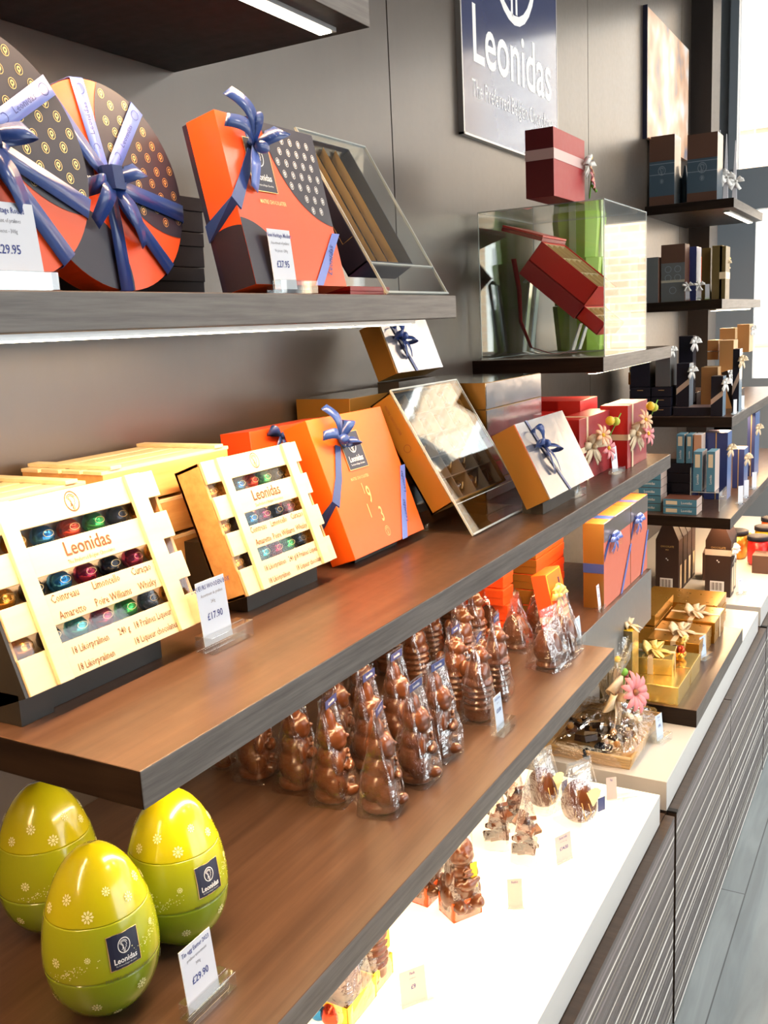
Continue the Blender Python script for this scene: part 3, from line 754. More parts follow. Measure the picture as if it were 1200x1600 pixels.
# tray: lies in the slope just behind the cover
mm_t = .045; zt_ = .046
tw_, th2 = Wd*.78, La*.76
t = thing('mendiant_tray', 'open navy gift tray with four gold divider strips of chocolates, leaning under the clear cover', 'chocolate box',
          loc=wp(da, ya0, Z1)+Vector((-(zt_*sx+.0045), -.012, zt_*cxx+.0035)), tilt=ta)
mb = MB(navy); D_ = .034
mb.box(0, tw_, D_-.002, D_, 0, th2); mb.box(0, .002, 0, D_, 0, th2); mb.box(tw_-.002, tw_, 0, D_, 0, th2); mb.box(0, tw_, 0, D_, 0, .002); mb.box(0, tw_, 0, D_, th2-.002, th2); mb.build('box_base', t)
mb = MB(gold_ink); mb.line(END(.0005), [(-.001, th2*.2), (-.018, th2*.2), (-.018, th2*.72), (-.001, th2*.72)], .0008, gold_ink); mb.build('gold_line', t)
GP = mat('gold_paper', (.68, .46, .17), .4, .15)
for i in range(4):
    mb = MB(GP); x = .003+i*(tw_-.006)/4; w4 = (tw_-.006)/4
    mb.add([(x, .004, .004), (x+w4*.45, .022, .004), (x, .004, th2-.004), (x+w4*.45, .022, th2-.004), (x+w4, .024, .004), (x+w4, .024, th2-.004)], [(0, 1, 3, 2), (1, 4, 5, 3)], GP)
    mb.build('gold_divider', t)
for i in range(3):
    for j in range(5):
        x = .003+(i+.8)*(tw_-.006)/4; mb = MB(choc if (i+j) % 2 else choc_d); mb.ball((x, .019, .012+j*(th2-.02)/5+.01), .011, None, 10, (.8, .35, 1.0)); mb.build('chocolate_disc', t)
g = dict(o=(.70, ya0-.07, Z1+.0003), w=.1, t=.05, h=.012, tilt=0)
t = carton('small_maroon_box', 'small flat maroon box lying under the clear easel on the upper shelf', 'gift box', g, maroon, maroon, maroon, None, .5)
mb = MB(gold_ink); emblem(mb, FR(.001), .085, .006, .0038, gold_ink, False); mb.build('printed_crest', t)
price_tag((40, 456), Z1, 'white price card reading 29.95 in a clear block before the cut-off round box', .058, .05, ('New Heritage Round', 'Assortment of pralines', '20 pieces - 300g'), '£29.95', paper, .066, .016, .014, scale=.85, dd=.667)
price_tag((470, 456), Z1, 'white price card reading 27.95 in a clear block before the tall square box', .034, .044, ('New Heritage Medium', 'Assortment of pralines', '16 pieces - 240g'), '£27.95', paper, .058, .016, .012, dd=.665)

# ================================================================== SECOND SHELF GOODS (level Z2)
WR = [(0, .165), (.265, .435), (.535, .705), (.805, 1.0)]
def crate(label, g, lines=True, group='wooden crates of liqueur chocolates', detail=True):
    t = thing('wooden_crate', label, 'chocolate box', g['o'], group, g['tilt'])
    W_, T_, H_ = g['w'], g['t'], g['h']
    mb = MB(wood_edge)
    mb.box(0, W_, T_-.004, T_, 0, H_); mb.box(0, .004, .006, T_, 0, H_); mb.box(W_-.004, W_, .006, T_, 0, H_*.98); mb.box(0, W_, .006, T_, 0, .004); mb.box(0, W_, .006, T_, H_-.004, H_)
    mb.build('case', t, bevel=.0005)
    xs = (.125, .195, .81, .90)
    for i, (a, b_) in enumerate(WR):
        mb = MB(pale_wood); z0, z1 = H_*(1-b_), H_*(1-a); mb.box(0, W_, .001, .005, z0, z1); mb.build('slat', t, bevel=.0006)
    for a, b_ in ((xs[0], xs[1]), (xs[2], xs[3])):
        mb = MB(pale_wood); mb.box(W_*a, W_*b_, -.0035, .001, 0, H_); mb.build('batten', t, bevel=.0006)
    if detail:
        mb = MB(red_ink); f = FR(.0004, .001); cx = W_*.5
        emblem(mb, f, cx, H_*.925, H_*.048, red_ink)
        mb.text('Leonidas', H_*.115, f, red_ink, 3, .012, cx, H_*.668, .85); mb.text('The Preferred Belgian Chocolates', H_*.034, f, red_ink, 1, 0, cx, H_*.597, .75)
        s_ = H_*.066
        for tx, ax, az in (('Cointreau', .3, .43), ('Limoncello', .52, .43), ('Curaçao', .725, .432), ('Amaretto', .31, .335), ('Poire Williams', .53, .335), ('Whisky', .73, .336)):
            mb.text(tx, s_, f, red_ink, 1, .004, W_*ax, H_*az, .72)
        for tx, ax, az in (('18 Likörpralinen', .335, .135), ('240 g', .52, .135), ('18 Pralines Liqueur', .69, .135), ('18 Likörpralinen', .335, .04), ('18 Liqueur chocolates', .68, .05)):
            mb.text(tx, s_*.9, f, red_ink, 1, .004, W_*ax, H_*az, .68)
        mb.build('printed_lettering', t)
    mb = MB(mat('crate_inlay', (.4, .37, .33), .5)); mb.box(.004, W_-.004, .026, .028, .004, H_-.004); mb.build('inner_tray', t)
    rows = (.215, .485, .755)
    for r, zf in enumerate(rows):
        for k in range(7):
            x = W_*(.085+.1385*k); m_ = foils[(0, 0, 1, 2, 3, 6, 0)[k] if r == 0 else ((0, 6, 1, 4, 6, 4, 0)[k] if r == 1 else (0, 6, 5, 4, 3, 6, 0)[k])]
            mb = MB(m_); mb.ball((x, .0185, H_*(1-zf)), H_*.073, m_, 14, (1.05, .8, .95)); mb.ring(lambda a, b_: (a, .0185-H_*.0595, b_), x, H_*(1-zf)+.0005, H_*.035, .0006, gold_ink, 14, .55)
            mb.build('foil_chocolate', t)
    mb = MB(lidclear_c); mb.box(.001, W_-.001, .0056, .0062, .005, H_-.005); mb.build('clear_film', t)
    return t
lidclear_c = clear('thin_clear_film', (1, 1, 1), .03, .03, .6)
LF = .014
def stand_for(label, g, lift, w0=.03, w1=.03, h=.05, name='display_stand', back=.07, side=False):
    d, y, z = g['o']; a = g['tilt']; t_ = g['t']; tc_, ts_ = t_*math.cos(a), t_*math.sin(a); lf = lift*M+ts_
    t = thing(name, label, 'display stand', (d, y, z-lf/M+.0004)); 
    ta_ = math.tan(a)
    P = [(.02, 0), (tc_+back, 0), (tc_+back, lf+h), (tc_+(h+ts_)*ta_+.0015, lf+h), (tc_+.0015, lf-ts_-.001), (.02, lf-.02*ta_-.0015)]
    mb = MB(dark_st); mb.prism(P, w0, g['w']-w1, dark_st, 'x'); mb.build('wedge', t)
    if side: mb = MB(dark_st); mb.box(-.004, -.001, .003, t_, .0, .12, dark_st, Matrix.Translation((0, 0, lf)) @ Matrix.Rotation(-a, 4, 'X')); mb.box(-.004, .03, .012, t_, 0, lf, dark_st); mb.build('side_plate', t)
    return t
dark_st = mat('black_stand', (.02, .018, .016), .4)
TW = .043
g1 = tb(Z2, (50, 1088), (325, 968), (238, 735), TW, LF)
g2 = tb(Z2, (390, 930), (528, 872), (462, 690), TW, LF)
g2['w'] *= 1.0
k_ = g1['w']
crate('slatted pale wood crate with foil chocolates, the nearest one at the left', g1)
crate('slatted pale wood crate with foil chocolates, the second from the left beside the orange box', g2)
stand_for('black stand under the nearest wooden crate', g1, LF, .004, .05, side=True)
stand_for('black stand under the second wooden crate', g2, LF, .02, .02)
# crates lying stacked behind
def flat_crate(label, d0, d1, y0, y1, z):
    t = thing('wooden_crate', label, 'chocolate box', (d0, y0, z), 'plain wooden crates stacked behind')
    L = (y1-y0)*M; D = (d1-d0)*M; hh_ = .042
    mb = MB(wood_edge); mb.box(.002, L-.002, .002, D-.002, 0, hh_-.005); mb.build('case', t, bevel=.0006)
    for i in range(4):
        a = D*i/4+.002; mb = MB(pale_wood); mb.box(0, L, a, a+D/4-.005, hh_-.005, hh_-.001); mb.build('slat', t, bevel=.0005)
    for x in (.012, L-.028):
        mb = MB(pale_wood); mb.box(x, x+.016, 0, D, hh_-.001, hh_+.003); mb.build('batten', t, bevel=.0005)
for i in range(4):
    flat_crate(('bottom', 'second', 'third', 'top')[i]+' wooden crate of the stack behind the gap between the two slatted crates', .84, .985, .80, 1.04, Z2+.0005+i*.0453/M)
for i in range(4):
    flat_crate(('bottom', 'second', 'third', 'top')[i]+' wooden crate of the stack behind the nearest slatted crate', .84, .985, .50, .775, Z2+.0005+i*.0435/M)
price_tag((366, 1008), Z2, 'pale blue price card reading 17.90 in a clear block before the wooden crates', .036, .044, ('LIQUEURS WOODEN BOX', 'Assortment de pralines', '240g'), '£17.90', paper_b, .055, .018, .014, scale=1.02)

# orange 1913 box
g = tb(Z2, (556, 877), (663, 825), (594, 633), .04, .0)
t = thing('orange_gift_box', 'orange gift box printed 1913 with a navy bow and crest label', 'gift box', g['o'], None, g['tilt'])
W_, T_, H_ = g['w'], g['t'], g['h']
mb = MB(); mb.boxm(0, W_, 0, T_, 0, H_, orange, orange, orange); mb.build('box_body', t, bevel=.0008)
mb = MB(gold_ink); f = FR(.0005)
for s_, x, z, q in (('1', .38, .44, .055), ('9', .43, .385, .085), ('1', .36, .275, .07), ('3', .5, .225, .075)):
    mb.text(s_, H_*q*2.1, f, gold_ink, 3, .008, W_*x, H_*z, .6)
mb.text('MAITRE CHOCOLATIER', .0062, f, gold_ink, 1, .01, W_*.39, H_*.525, .72); emblem(mb, f, W_*.5, H_*.1, H_*.03, gold_ink)
mb.build('gold_print', t)
mb = MB(navy, white_ink, gold_ink); logoplate(mb, lambda e: FR(.0005+e), W_*.3, H_*.59, W_*.25, H_*.27); mb.build('printed_label', t)
mb = MB(satin_l, satin, blue_ink)
mb.strip([(W_*.25, -.002, H_*.78), (W_*.13, -.0012, H_*.56), (0-.001, -.0012, H_*.4), (-.001, T_, H_*.28)], [(.011, 0, -.004), (.012, 0, -.006), (.012, 0, -.01), (0, 0, .017)], satin)
mb.strip([(W_+.001, -.0012, H_*.52), (W_*.68, -.0012, -.0005)], [(.015, 0, 0)]*2, satin_l)
for q in (.2, .42): mb.text('Leonidas', .0095, lambda u, v: (W_*(.71+q*.52)+u*.32-v*.95, -.0022, H_*q*.95+u*.95+v*.32), blue_ink, 1, .01)
mb.build('ribbon_band', t)
mb = MB(satin); c0 = (W_*.27, -.004, H_*.81)
petal(mb, c0, (.75, 0, .9), (0, -1, 0), .032, .018, .016, satin, 12, .9)
tail(mb, c0, (-.35, -.1, 1), (0, -1, 0), .052, .016, .01, satin); tail(mb, c0, (-1, -.1, .25), (0, -1, 0), .042, .015, .01, satin)
petal(mb, c0, (.9, 0, -.3), (0, -1, 0), .026, .016, .018, satin, 12, .9)
mb.ball((c0[0], -.012, c0[2]), .009, satin, 12, (1.2, .8, .8)); mb.build('bow', t)
d_, y_, z_ = g['o']
stand_for('black stand behind the orange 1913 box', g, .0, .03, .05, .035, back=.02)
g3 = dict(o=(d_+.125, y_-.02, Z2+.036), w=g['w']*.8, t=.035, h=g['h']*.95, tilt=.08)
g3 = dict(o=(.862, y_-.03, Z2+.0075), w=g['w'], t=.05, h=.178, tilt=.08)
t = carton('orange_gift_box', 'second orange gift box standing behind the printed 1913 box, mostly hidden', 'gift box', g3, orange_r, orange_r, orange_r, None, 0)
mb = MB(satin); bow(mb, (g3['w']*.32, -.004, g3['h']*.93), .03, satin, ang=.2); mb.build('bow', t)

# gold box with clear lid under acrylic cover easel
g = tb(Z2, (741, 837), (827, 792), (712, 593), .002, .0)
ta = g['tilt']; La = g['h']; Wd = g['w']; sx, cxx = math.sin(ta), math.cos(ta); d_, y_, z_ = g['o']
t = thing('acrylic_easel', 'large clear acrylic cover easel over the clear-lidded chocolate box', 'display stand', (d_, y_, Z2+.002))
R_ = Matrix.Rotation(-ta, 4, 'X'); X0 = -.004
mb = MB(acr); mb.box(X0, Wd, -.001, .001, 0, La, acr, R_); mb.build('clear_cover', t)
mb = MB(acr_e)
for q in ((X0-.001, X0+.001), (Wd-.001, Wd+.001)): mb.box(q[0], q[1], -.0015, .0015, 0, La, acr_e, R_)
mb.box(X0, Wd, -.0025, .0015, 0, .003, acr_e, R_); mb.box(X0, Wd, -.0015, .0015, La-.002, La, acr_e, R_); mb.box(X0, Wd, -.002, .001, .0518, .053, acr_e, R_)
mb.build('polished_edge', t)
mb = MB(acr); sheet(mb, [(.001, .001), (.1, .001), (.145, .02), (La*sx+.035, La*cxx*.75)], 0, Wd, .0025, acr); mb.build('back_stand', t)
bw_, bh_ = Wd*.93, La*.76
zt_ = .053
DD = .04
t = thing('chocolate_box', 'open gold-sided box of filled chocolates leaning behind a clear cover', 'chocolate box', loc=wp(d_, y_, Z2)+Vector((-(zt_*sx+.0055), -.004, zt_*cxx+.004)), tilt=ta)
mb = MB(gold_side)
mb.box(0, bw_, DD-.003, DD, 0, bh_); mb.box(0, .002, 0, DD, 0, bh_); mb.box(bw_-.002, bw_, 0, DD, 0, bh_); mb.box(0, bw_, 0, DD, 0, .002); mb.box(0, bw_, 0, DD, bh_-.002, bh_); mb.build('box_base', t)
mb = MB(red_ink); e_ = END(.0005); mb.ring(e_, -.02, bh_*.55, .006, .0008, red_ink, 14); mb.text('MAITRE CHOCOLATIER', .006, lambda u, v: (-.0006, .018-v, bh_*.8-u), red_ink, 1, 0, 0, 0, .8); mb.build('printed_lettering', t)
mb = MB(mat('tray_grid_grey', (.42, .43, .46), .3, .3)); nC, nR = 4, 5
for i in range(nC+1): x = .003+i*(bw_-.006)/nC; mb.box(x-.0008, x+.0008, .006, DD-.004, .003, bh_-.003)
for j in range(nR+1): z = .003+j*(bh_-.006)/nR; mb.box(.003, bw_-.003, .0062, DD-.004, z-.0008, z+.0008)
mb.box(.003, bw_-.003, DD-.006, DD-.004, .003, bh_-.003); mb.build('inner_tray', t)
random.seed(3)
for i in range(nC):
    for j in range(nR):
        x = .003+(i+.5)*(bw_-.006)/nC; z = .003+(j+.5)*(bh_-.006)/nR; m_ = [choc, choc_d, choc, white_choc, choc_d, foils[6]][random.randrange(6)]
        mb = MB(m_)
        if random.random() < .5: mb.ball((x, .02, z), .012, m_, 10, (1, .8, 1.15)); mb.tube([(x-.007, .0105, z-.005), (x, .0095, z), (x+.007, .0105, z+.004)], .0012, white_choc, 6)
        else: mb.box(-.010, .010, -.008, .008, -.011, .011, m_, Matrix.Translation((x, .02, z)) @ Matrix.Rotation(random.uniform(-.5, .5), 4, 'Y')); mb.box(-.0015, .0015, -.0088, -.008, -.010, .010, choc_d, Matrix.Translation((x, .02, z)) @ Matrix.Rotation(.6, 4, 'Y'))
        mb.build('filled_chocolate', t, bevel=.002)
mb = MB(lidclear); mb.box(.001, bw_-.001, -.0006, .0, .001, bh_-.001); mb.build('clear_lid', t)
stand_for('dark wedge behind the clear acrylic easel', dict(o=(d_+.17, y_+.03, Z2+.001), w=Wd*.7, t=.01, tilt=.4), .0, 0, 0, .04, back=.03)

# ---- gold boxes: stack at the back with silver window lids
def gold_box(label, g, bowpos=None, group='gold boxes with silver tops', tilt=None, lidm=None):
    t = thing('gold_gift_box', label, 'gift box', g['o'], group, g['tilt'])
    W_, T_, H_ = g['w'], g['t'], g['h']
    mb = MB(); mb.boxm(0, W_, .002, T_, 0, H_, gold_side, gold_side, gold_side); mb.build('box_base', t, bevel=.0006)
    mb = MB(lidm or silver); mb.box(.001, W_+.001, 0, .002, 0, H_); mb.build('silver_lid', t)
    if bowpos:
        x = W_*bowpos
        mb = MB(satin); mb.strip([(x-.002, -.001, H_+.0008), (x+.012, -.0015, H_*.62), (x+W_*.2, -.001, -.0008)], [(.008, 0, 0)]*3, satin); mb.build('ribbon_band', t)
        mb = MB(satin); c0 = (x+.014, -.004, H_*.64); s_ = H_*.27
        petal(mb, c0, (-.4, 0, .9), (0, -1, 0), s_, .013, .014, satin, 12, .8); petal(mb, c0, (.9, 0, -.45), (0, -1, 0), s_*1.05, .013, .016, satin, 12, .8)
        petal(mb, c0, (-.95, 0, .15), (0, -1, 0), s_*.9, .013, .014, satin, 12, .8); tail(mb, c0, (-.15, 0, -1), (0, -1, 0), s_*1.4, .009, .004, satin); tail(mb, c0, (.35, 0, -1), (0, -1, 0), s_*1.5, .009, .006, satin)
        mb.ball((c0[0], -.011, c0[2]), .007, satin, 10); mb.build('bow', t)
    return t
g = tb(Z2, (860, 780), (928, 744), (878, 641), .045, .012)
gold_box('small gold box with silver top and dark blue bow, leaning at the shelf front', g, .22)
stand_for('dark wedge stand under the small bowed gold box', g, .012, .02, .02, .02, back=.015)
# stacked big boxes (silver edge forward)
dS = .70
for i, (yt, yb, lab) in enumerate(((627, 672, 'second'), (586, 627, 'top'))):
    pass
dS = .74
yS0 = on_d((767, 640), dS)[1]; yS1 = on_d((845, 620), dS)[1]
zb = [on_d((770, 725), dS)[2], on_d((769, 681), dS)[2], on_d((767, 639), dS)[2], on_d((765, 597), dS)[2]]
nlev = max(1, round((zb[0]-Z2)/(.034)))
zcur = Z2
hts = []
H0 = zb[0]-Z2
k = 2
zs_ = [Z2+H0*i/k for i in range(k)]+zb
for i in range(len(zs_)-1):
    lab = ('bottom', 'second', 'third', 'fourth', 'top')[i]
    h_ = (zs_[i+1]-zs_[i])*M-.0006
    t = thing('gold_gift_box', lab+' gold box of the silver-edged stack behind the small bowed gold box', 'gift box', (dS+(.01 if i < 3 else 0), yS0-.02+(.0 if i > 1 else .012), zs_[i]+.0004), 'stacked gold boxes with silver front')
    W_ = (yS1-yS0)*M+.02; T_ = .21
    mb = MB(); mb.boxm(0, W_, .002, T_, 0, h_, gold_side, gold_side, mat('smoky_lid', (.08, .07, .065), .1, coat=.6)); mb.build('box_base', t, bevel=.0006)
    mb = MB(silver); mb.box(.0, W_, 0, .002, .001, h_-.001); mb.build('silver_edge', t)
ztop = zs_[-1]
# long brown box beside the stack carrying the leaning box
yl0 = on_d((545, 600), .95)[1]
t = thing('flat_gold_box', 'long flat brown-gold box lying behind the clear easel', 'gift box', (.872, 1.42, Z2+.0005))
hq = (ztop-Z2)*M
for i in range(4): pass
mb = MB(); mb.boxm(0, .235, 0, .1, 0, hq-.004, gold_side, gold_side, mat('smoky_lid', (.08, .07, .065), .1, coat=.6)); mb.build('box_body', t, bevel=.0008)
# box leaning on top of it
gt = tb(ztop, (620, 582), (691, 575), (664, 499), .034, .004)
dq = .84; yq0 = on_d((622, 582), dq)[1]; yq1 = on_d((692, 574), dq)[1]; aq = .36
hq2 = bis(lambda h: pr(dq+h*math.sin(aq), yq1, on_d((692, 574), dq)[2]+h*math.cos(aq))[1]-499, .02, .4)*M
gt = dict(o=(dq, yq0, on_d((650, 579), dq)[2]), w=(yq1-yq0)*M, t=.04, h=hq2, tilt=aq)
gold_box('gold box with blue bow leaning on top of the stack behind the clear easel', gt, .2)
zz = gt['o'][2]-gt['t']/M*math.sin(aq)
t = thing('display_stand', 'thin dark block under the leaning bowed gold box at the back', 'display stand', (dq+.005, yq0+.01, ztop+.0002-.004/M)); mb = MB(dark_st); mb.box(0, gt['w']*.8, 0, .04, .0, max(.003, (zz-ztop)*M+.003)); mb.build('block', t)

# red boxes with flowers
def red_box(label, g, flow=True, fr=redrose, group='red gift boxes with flowers', fx=.55, fz=.55, bloom=True):
    t = carton('red_gift_box', label, 'gift box', g, fr, red, red, group, .45)
    W_, T_, H_ = g['w'], g['t'], g['h']
    if flow:
        mb = MB(cream_rib); band(mb, g, cream_rib, x=W_*.22, w=.011); band(mb, g, cream_rib, z=H_*.5, w=.012); mb.build('ribbon_band', t)
        mb = MB(cream_rib); bow(mb, (W_*.3, -.004, H_*.52), .036, cream_rib, loops=4, tails=4, w=.42, n=(-.3, -1, 0)); mb.build('bow', t)
        mb = MB(pink, yellow, leaf)
        if bloom:
            flower(mb, (W_*fx, -.022, H_*(fz-.1)), .028, pink, (-.2, -1, .2)); flower(mb, (W_*(fx-.2), -.025, H_*(fz+.15)), .024, peach, (-.4, -1, .4))
            mb.ball((W_*(fx-.05), -.03, H_*(fz+.35)), .0095, yellow, 10); mb.ball((W_*(fx+.1), -.032, H_*(fz+.31)), .009, mat('green_bead', (.55, .6, .05), .4), 10)
            mb.tube([(W_*fx, -.02, H_*fz), (W_*(fx+.22), -.035, H_*(fz+.42))], .0012, leaf, 5)
        mb.build('artificial_flower', t)
    return t
red_box('red gift box with cream ribbon and pink flower, right behind the small gold box', gb(Z2, (906, 757), 868, 957, 656), fx=.5)
red_box('red gift box with cream ribbon and pink flower at the far end of the shelf', gb(Z2, (981, 733), 938, 1011, 634), fx=.45, fz=.6)
gA = gb(Z2, (906, 757), 868, 957, 656); gB = gb(Z2, (981, 733), 938, 1011, 634)
def back_of(g_, h, w=None, dy=0, gap=.012):
    d, y, z = g_['o']; d2 = d+g_['t']/M+gap; return dict(o=(d2, y+dy, z), w=w or g_['w'], t=max(.05, (.99-d2)*M), h=h, tilt=0)
red_box('plain red box behind the nearer flowered red box, by the stacked gold boxes', back_of(gA, gA['h']*1.03, dy=.06, w=.075, gap=.035), False, red, 'plain red boxes at the back')
red_box('plain red box behind the farther flowered red box', back_of(gB, gB['h']*1.1, w=.12, dy=-.04, gap=.035), False, red, 'plain red boxes at the back')
price_tag((908, 776), Z2, 'pale blue price card in a clear block before the small bowed gold box', .026, .036, ('Heritage', 'Gold box'), '£21', paper_b, .04, .016, .012, yaw=-.1)
price_tag((970, 740), Z2, 'narrow white price card before the flowered red boxes', .02, .036, ('Square', 'red'), '£18', paper, .034, .014, .01, yaw=-.2)
price_tag((1010, 713), Z2, 'tiny clear block with a small card at the far end of the long shelf', .014, .012, (), '', paper, .02, .012, .006)

# ================================================================== LOW SHELF (level Z3)
def egg_prof(h, r, n=40):
    P = []
    for i in range(n+1):
        t = i/n; z = h*t; a = PI*t
        x = 2*t-1; rr = r*math.sqrt(max(0, 1-abs(x)**2.25))*(1-.2*x+.01*x*x)
        if t < .02: rr = max(rr, r*.3)
        P.append((rr*1.02, z))
    return P
def egg_r(P, z):
    for (r0, z0), (r1, z1) in zip(P, P[1:]):
        if z0 <= z <= z1: return r0+(r1-r0)*(z-z0)/(z1-z0)
    return 0
def egg_tin(label, px, h=.163, r=.0555, face=0.):
    d, y, z = on_z(px, Z3)
    t = thing('egg_tin', label, 'egg tin', (d, y, Z3+.0004), 'lime green egg tins', 0, face)
    P = egg_prof(h, r, 60); s1_, s2_ = h*.355, h*.655
    def seg(a, b_, k=1.0): return [(egg_r(P, a)*k, a)]+[(q*k, z_) for q, z_ in P if a < z_ < b_]+[(egg_r(P, b_)*k, b_)]
    lowp = [(r*.34, 0)]+[(q, z_) for q, z_ in P if h*.012 < z_ < s1_-.001]+[(egg_r(P, s1_), s1_-.0008)]
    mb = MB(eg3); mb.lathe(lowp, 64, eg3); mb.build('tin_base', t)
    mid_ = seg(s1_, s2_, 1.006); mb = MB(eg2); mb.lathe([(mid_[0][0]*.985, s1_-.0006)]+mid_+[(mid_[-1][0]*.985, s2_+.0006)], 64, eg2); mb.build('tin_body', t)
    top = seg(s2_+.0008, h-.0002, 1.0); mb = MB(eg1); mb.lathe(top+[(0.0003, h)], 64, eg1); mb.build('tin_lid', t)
    def S(e=.0004, a0=0, z0=0):
        def f(u, v):
            zz = z0+v; rr = egg_r(P, min(max(zz, .001), h-.001))*1.006+e; a = -PI/2+a0+u/max(rr, .01)
            return (rr*math.cos(a), rr*math.sin(a), zz)
        return f
    mb = MB(navy, white_ink, gold_ink)
    lw, lh = .027, .029; a0 = .28; f0 = S(.0004, a0, h*.41); f1 = S(.0008, a0, h*.41)
    vs = [f0(-lw/2+lw*i/6, lh*j/6) for j in range(7) for i in range(7)]
    mb.add(vs, [(j*7+i, j*7+i+1, j*7+i+8, j*7+i+7) for j in range(6) for i in range(6)], navy)
    mb.line(f1, [(-lw/2, 0), (0, 0), (lw/2, 0), (lw/2, lh/2), (lw/2, lh), (0, lh), (-lw/2, lh), (-lw/2, lh/2), (-lw/2, 0)], .0007, gold_ink)
    emblem(mb, f1, 0, lh*.64, lw*.19, white_ink); mb.text('Leonidas', lw*.25, f1, white_ink, 2, .02, 0, lh*.24, .85); mb.text('The Preferred Belgian Chocolates', lw*.07, f1, white_ink, 1, 0, 0, lh*.1, .7)
    mb.build('printed_label', t)
    mb = MB(red_ink); mb.text('MAITRE CHOCOLATIER', .0052, f1, mat('olive_ink', (.12, .13, .02), .5), 1, 0, .002, -.008, .75); mb.build('small_print', t)
    mb = MB(eg4); rnd = random.Random(len(label))
    for a, zf, s_ in ((-.8, .8, .0045), (-.3, .72, .0052), (.15, .82, .0036), (.62, .75, .0042), (1.1, .8, .0045), (-1.3, .73, .0045), (1.6, .74, .0045), (-.95, .47, .0045), (-.35, .5, .0028), (.95, .55, .003), (-.3, .2, .0045), (.55, .25, .005), (-1.2, .22, .0045), (1.3, .28, .0045), (2.4, .8, .0045), (-2.2, .8, .0045), (.1, .1, .004)):
        f = S(.0005, a, h*zf); n_ = 9
        for k in range(n_):
            b_ = 2*PI*k/n_; c, s = math.cos(b_), math.sin(b_)
            mb.add([f(c*s_*.3, s*s_*.3), f(c*s_*.75-s*s_*.2, s*s_*.75+c*s_*.2), f(c*s_, s*s_), f(c*s_*.75+s*s_*.2, s*s_*.75-c*s_*.2)], [(0, 1, 2, 3)], eg4)
        mb.ring(f, 0, 0, s_*.16, s_*.3, eg4, 8)
    for cl in (-.65, .85, 2.2):
        for k in range(60):
            u = rnd.gauss(0, .01); v = rnd.gauss(0, .0028)+u*.3; q = rnd.uniform(.0003, .0007); f = S(.0005, cl, h*(.42 if cl < 0 else .5))
            mb.add([f(u-q, v), f(u, v-q), f(u+q, v), f(u, v+q)], [(0, 1, 2, 3)], eg4)
    mb.build('daisy_print', t)
    return t
EH = .152
egg_tin('lime green egg tin with daisy print, the frontmost of the three', (170, 1568), EH, .0462, -.62)
egg_tin('lime green egg tin with daisy print, the right one beneath the shelf corner', (286, 1462), EH, .0452, -.42)
egg_tin('lime green egg tin with daisy print, the left one at the back', (88, 1444), EH, .0462, -.2)
price_tag((340, 1572), Z3, 'white price card reading 29.90 in a clear block beside the egg tins', .034, .04, ('Tin egg Easter 2023', 'pralines assortment', '300g'), '£29.90', paper, .046, .016, .013, yaw=0, scale=.98)

# ---- moulded chocolate figures in bags: shapes are blended into one continuous skin
def fuse(build, vox=.0022, smooth=3):
    mb = MB(choc); build(mb); me = bpy.data.meshes.new('f'); me.from_pydata(mb.v, [], mb.f); o = bpy.data.objects.new('f', me); COL.objects.link(o)
    md = o.modifiers.new('r', 'REMESH'); md.mode = 'VOXEL'; md.voxel_size = vox; md.use_smooth_shade = True
    sm = o.modifiers.new('s', 'SMOOTH'); sm.iterations = smooth; sm.factor = .5
    dg = bpy.context.evaluated_depsgraph_get(); dg.update(); r = bpy.data.meshes.new_from_object(o.evaluated_get(dg))
    bpy.data.objects.remove(o); 
    for p in r.polygons: p.use_smooth = True
    r.materials.clear(); r.materials.append(choc); r.name = 'moulded_chocolate'; return r
def rabbit(mb):
    B = lambda c, r, s=(1, 1, 1), mx=None: mb.ball(c, r, None, 20, s, mx)
    mb.lathe([(.021, 0), (.024, .003), (.024, .009), (.020, .012)], 24, None)
    B((0, .002, .030), .024, (1, .92, .98)); B((0, 0, .053), .0195, (1, .92, .95))
    B((0, -.002, .079), .0185, (.98, .95, .98)); B((0, -.008, .072), .0125, (1.35, .95, .75))
    B((0, -.0215, .078), .0026); B((0, .002, .097), .0125, (.95, .8, 1.5))
    for s in (-1, 1):
        B((s*.0055, .003, .108), .0062, (.8, .6, 2.3), Matrix.Rotation(s*.1, 3, 'Y').to_4x4())
        B((s*.0082, -.0165, .084), .0026)
        B((s*.0175, -.006, .050), .0068, (.8, 1, 1.9), Matrix.Rotation(s*-.4, 3, 'Y').to_4x4())
        B((s*.011, -.019, .043), .0055, (1.6, .8, .7)); B((s*.013, -.019, .013), .0095, (.95, 1.3, .8)); B((s*.0195, -.002, .022), .012, (.7, 1.1, 1.2))
    B((0, -.0205, .040), .0095, (1.35, .75, .85)); B((0, -.021, .053), .0042, (2.2, .7, .6)); B((0, -.0205, .059), .0036, (2.0, .7, .6))
RAB = fuse(rabbit, .0016, 2)
def hen(mb):
    B = lambda c, r, s=(1, 1, 1), mx=None: mb.ball(c, r, None, 20, s, mx)
    mb.lathe([(.017, 0), (.0195, .004), (.0195, .016)]+[(.0195+.0025*math.cos(i*PI), .018+i*.0042) for i in range(9)]+[(.019, .058)], 26, None)
    B((0, 0, .066), .0185, (1, .95, 1)); B((0, -.004, .086), .0125, (1, 1, .9)); B((0, -.0165, .084), .005, (.9, 1, .7))
    for k in range(4): B((0, -.008+k*.0055, .099-abs(k-1.2)*.0025), .0042)
    for s in (-1, 1): B((s*.0155, .001, .064), .009, (.5, 1.1, 1)); B((s*.0065, -.013, .09), .002)
    B((0, .018, .072), .009, (.8, .8, 1.3))
HEN = fuse(hen, .0016, 1)
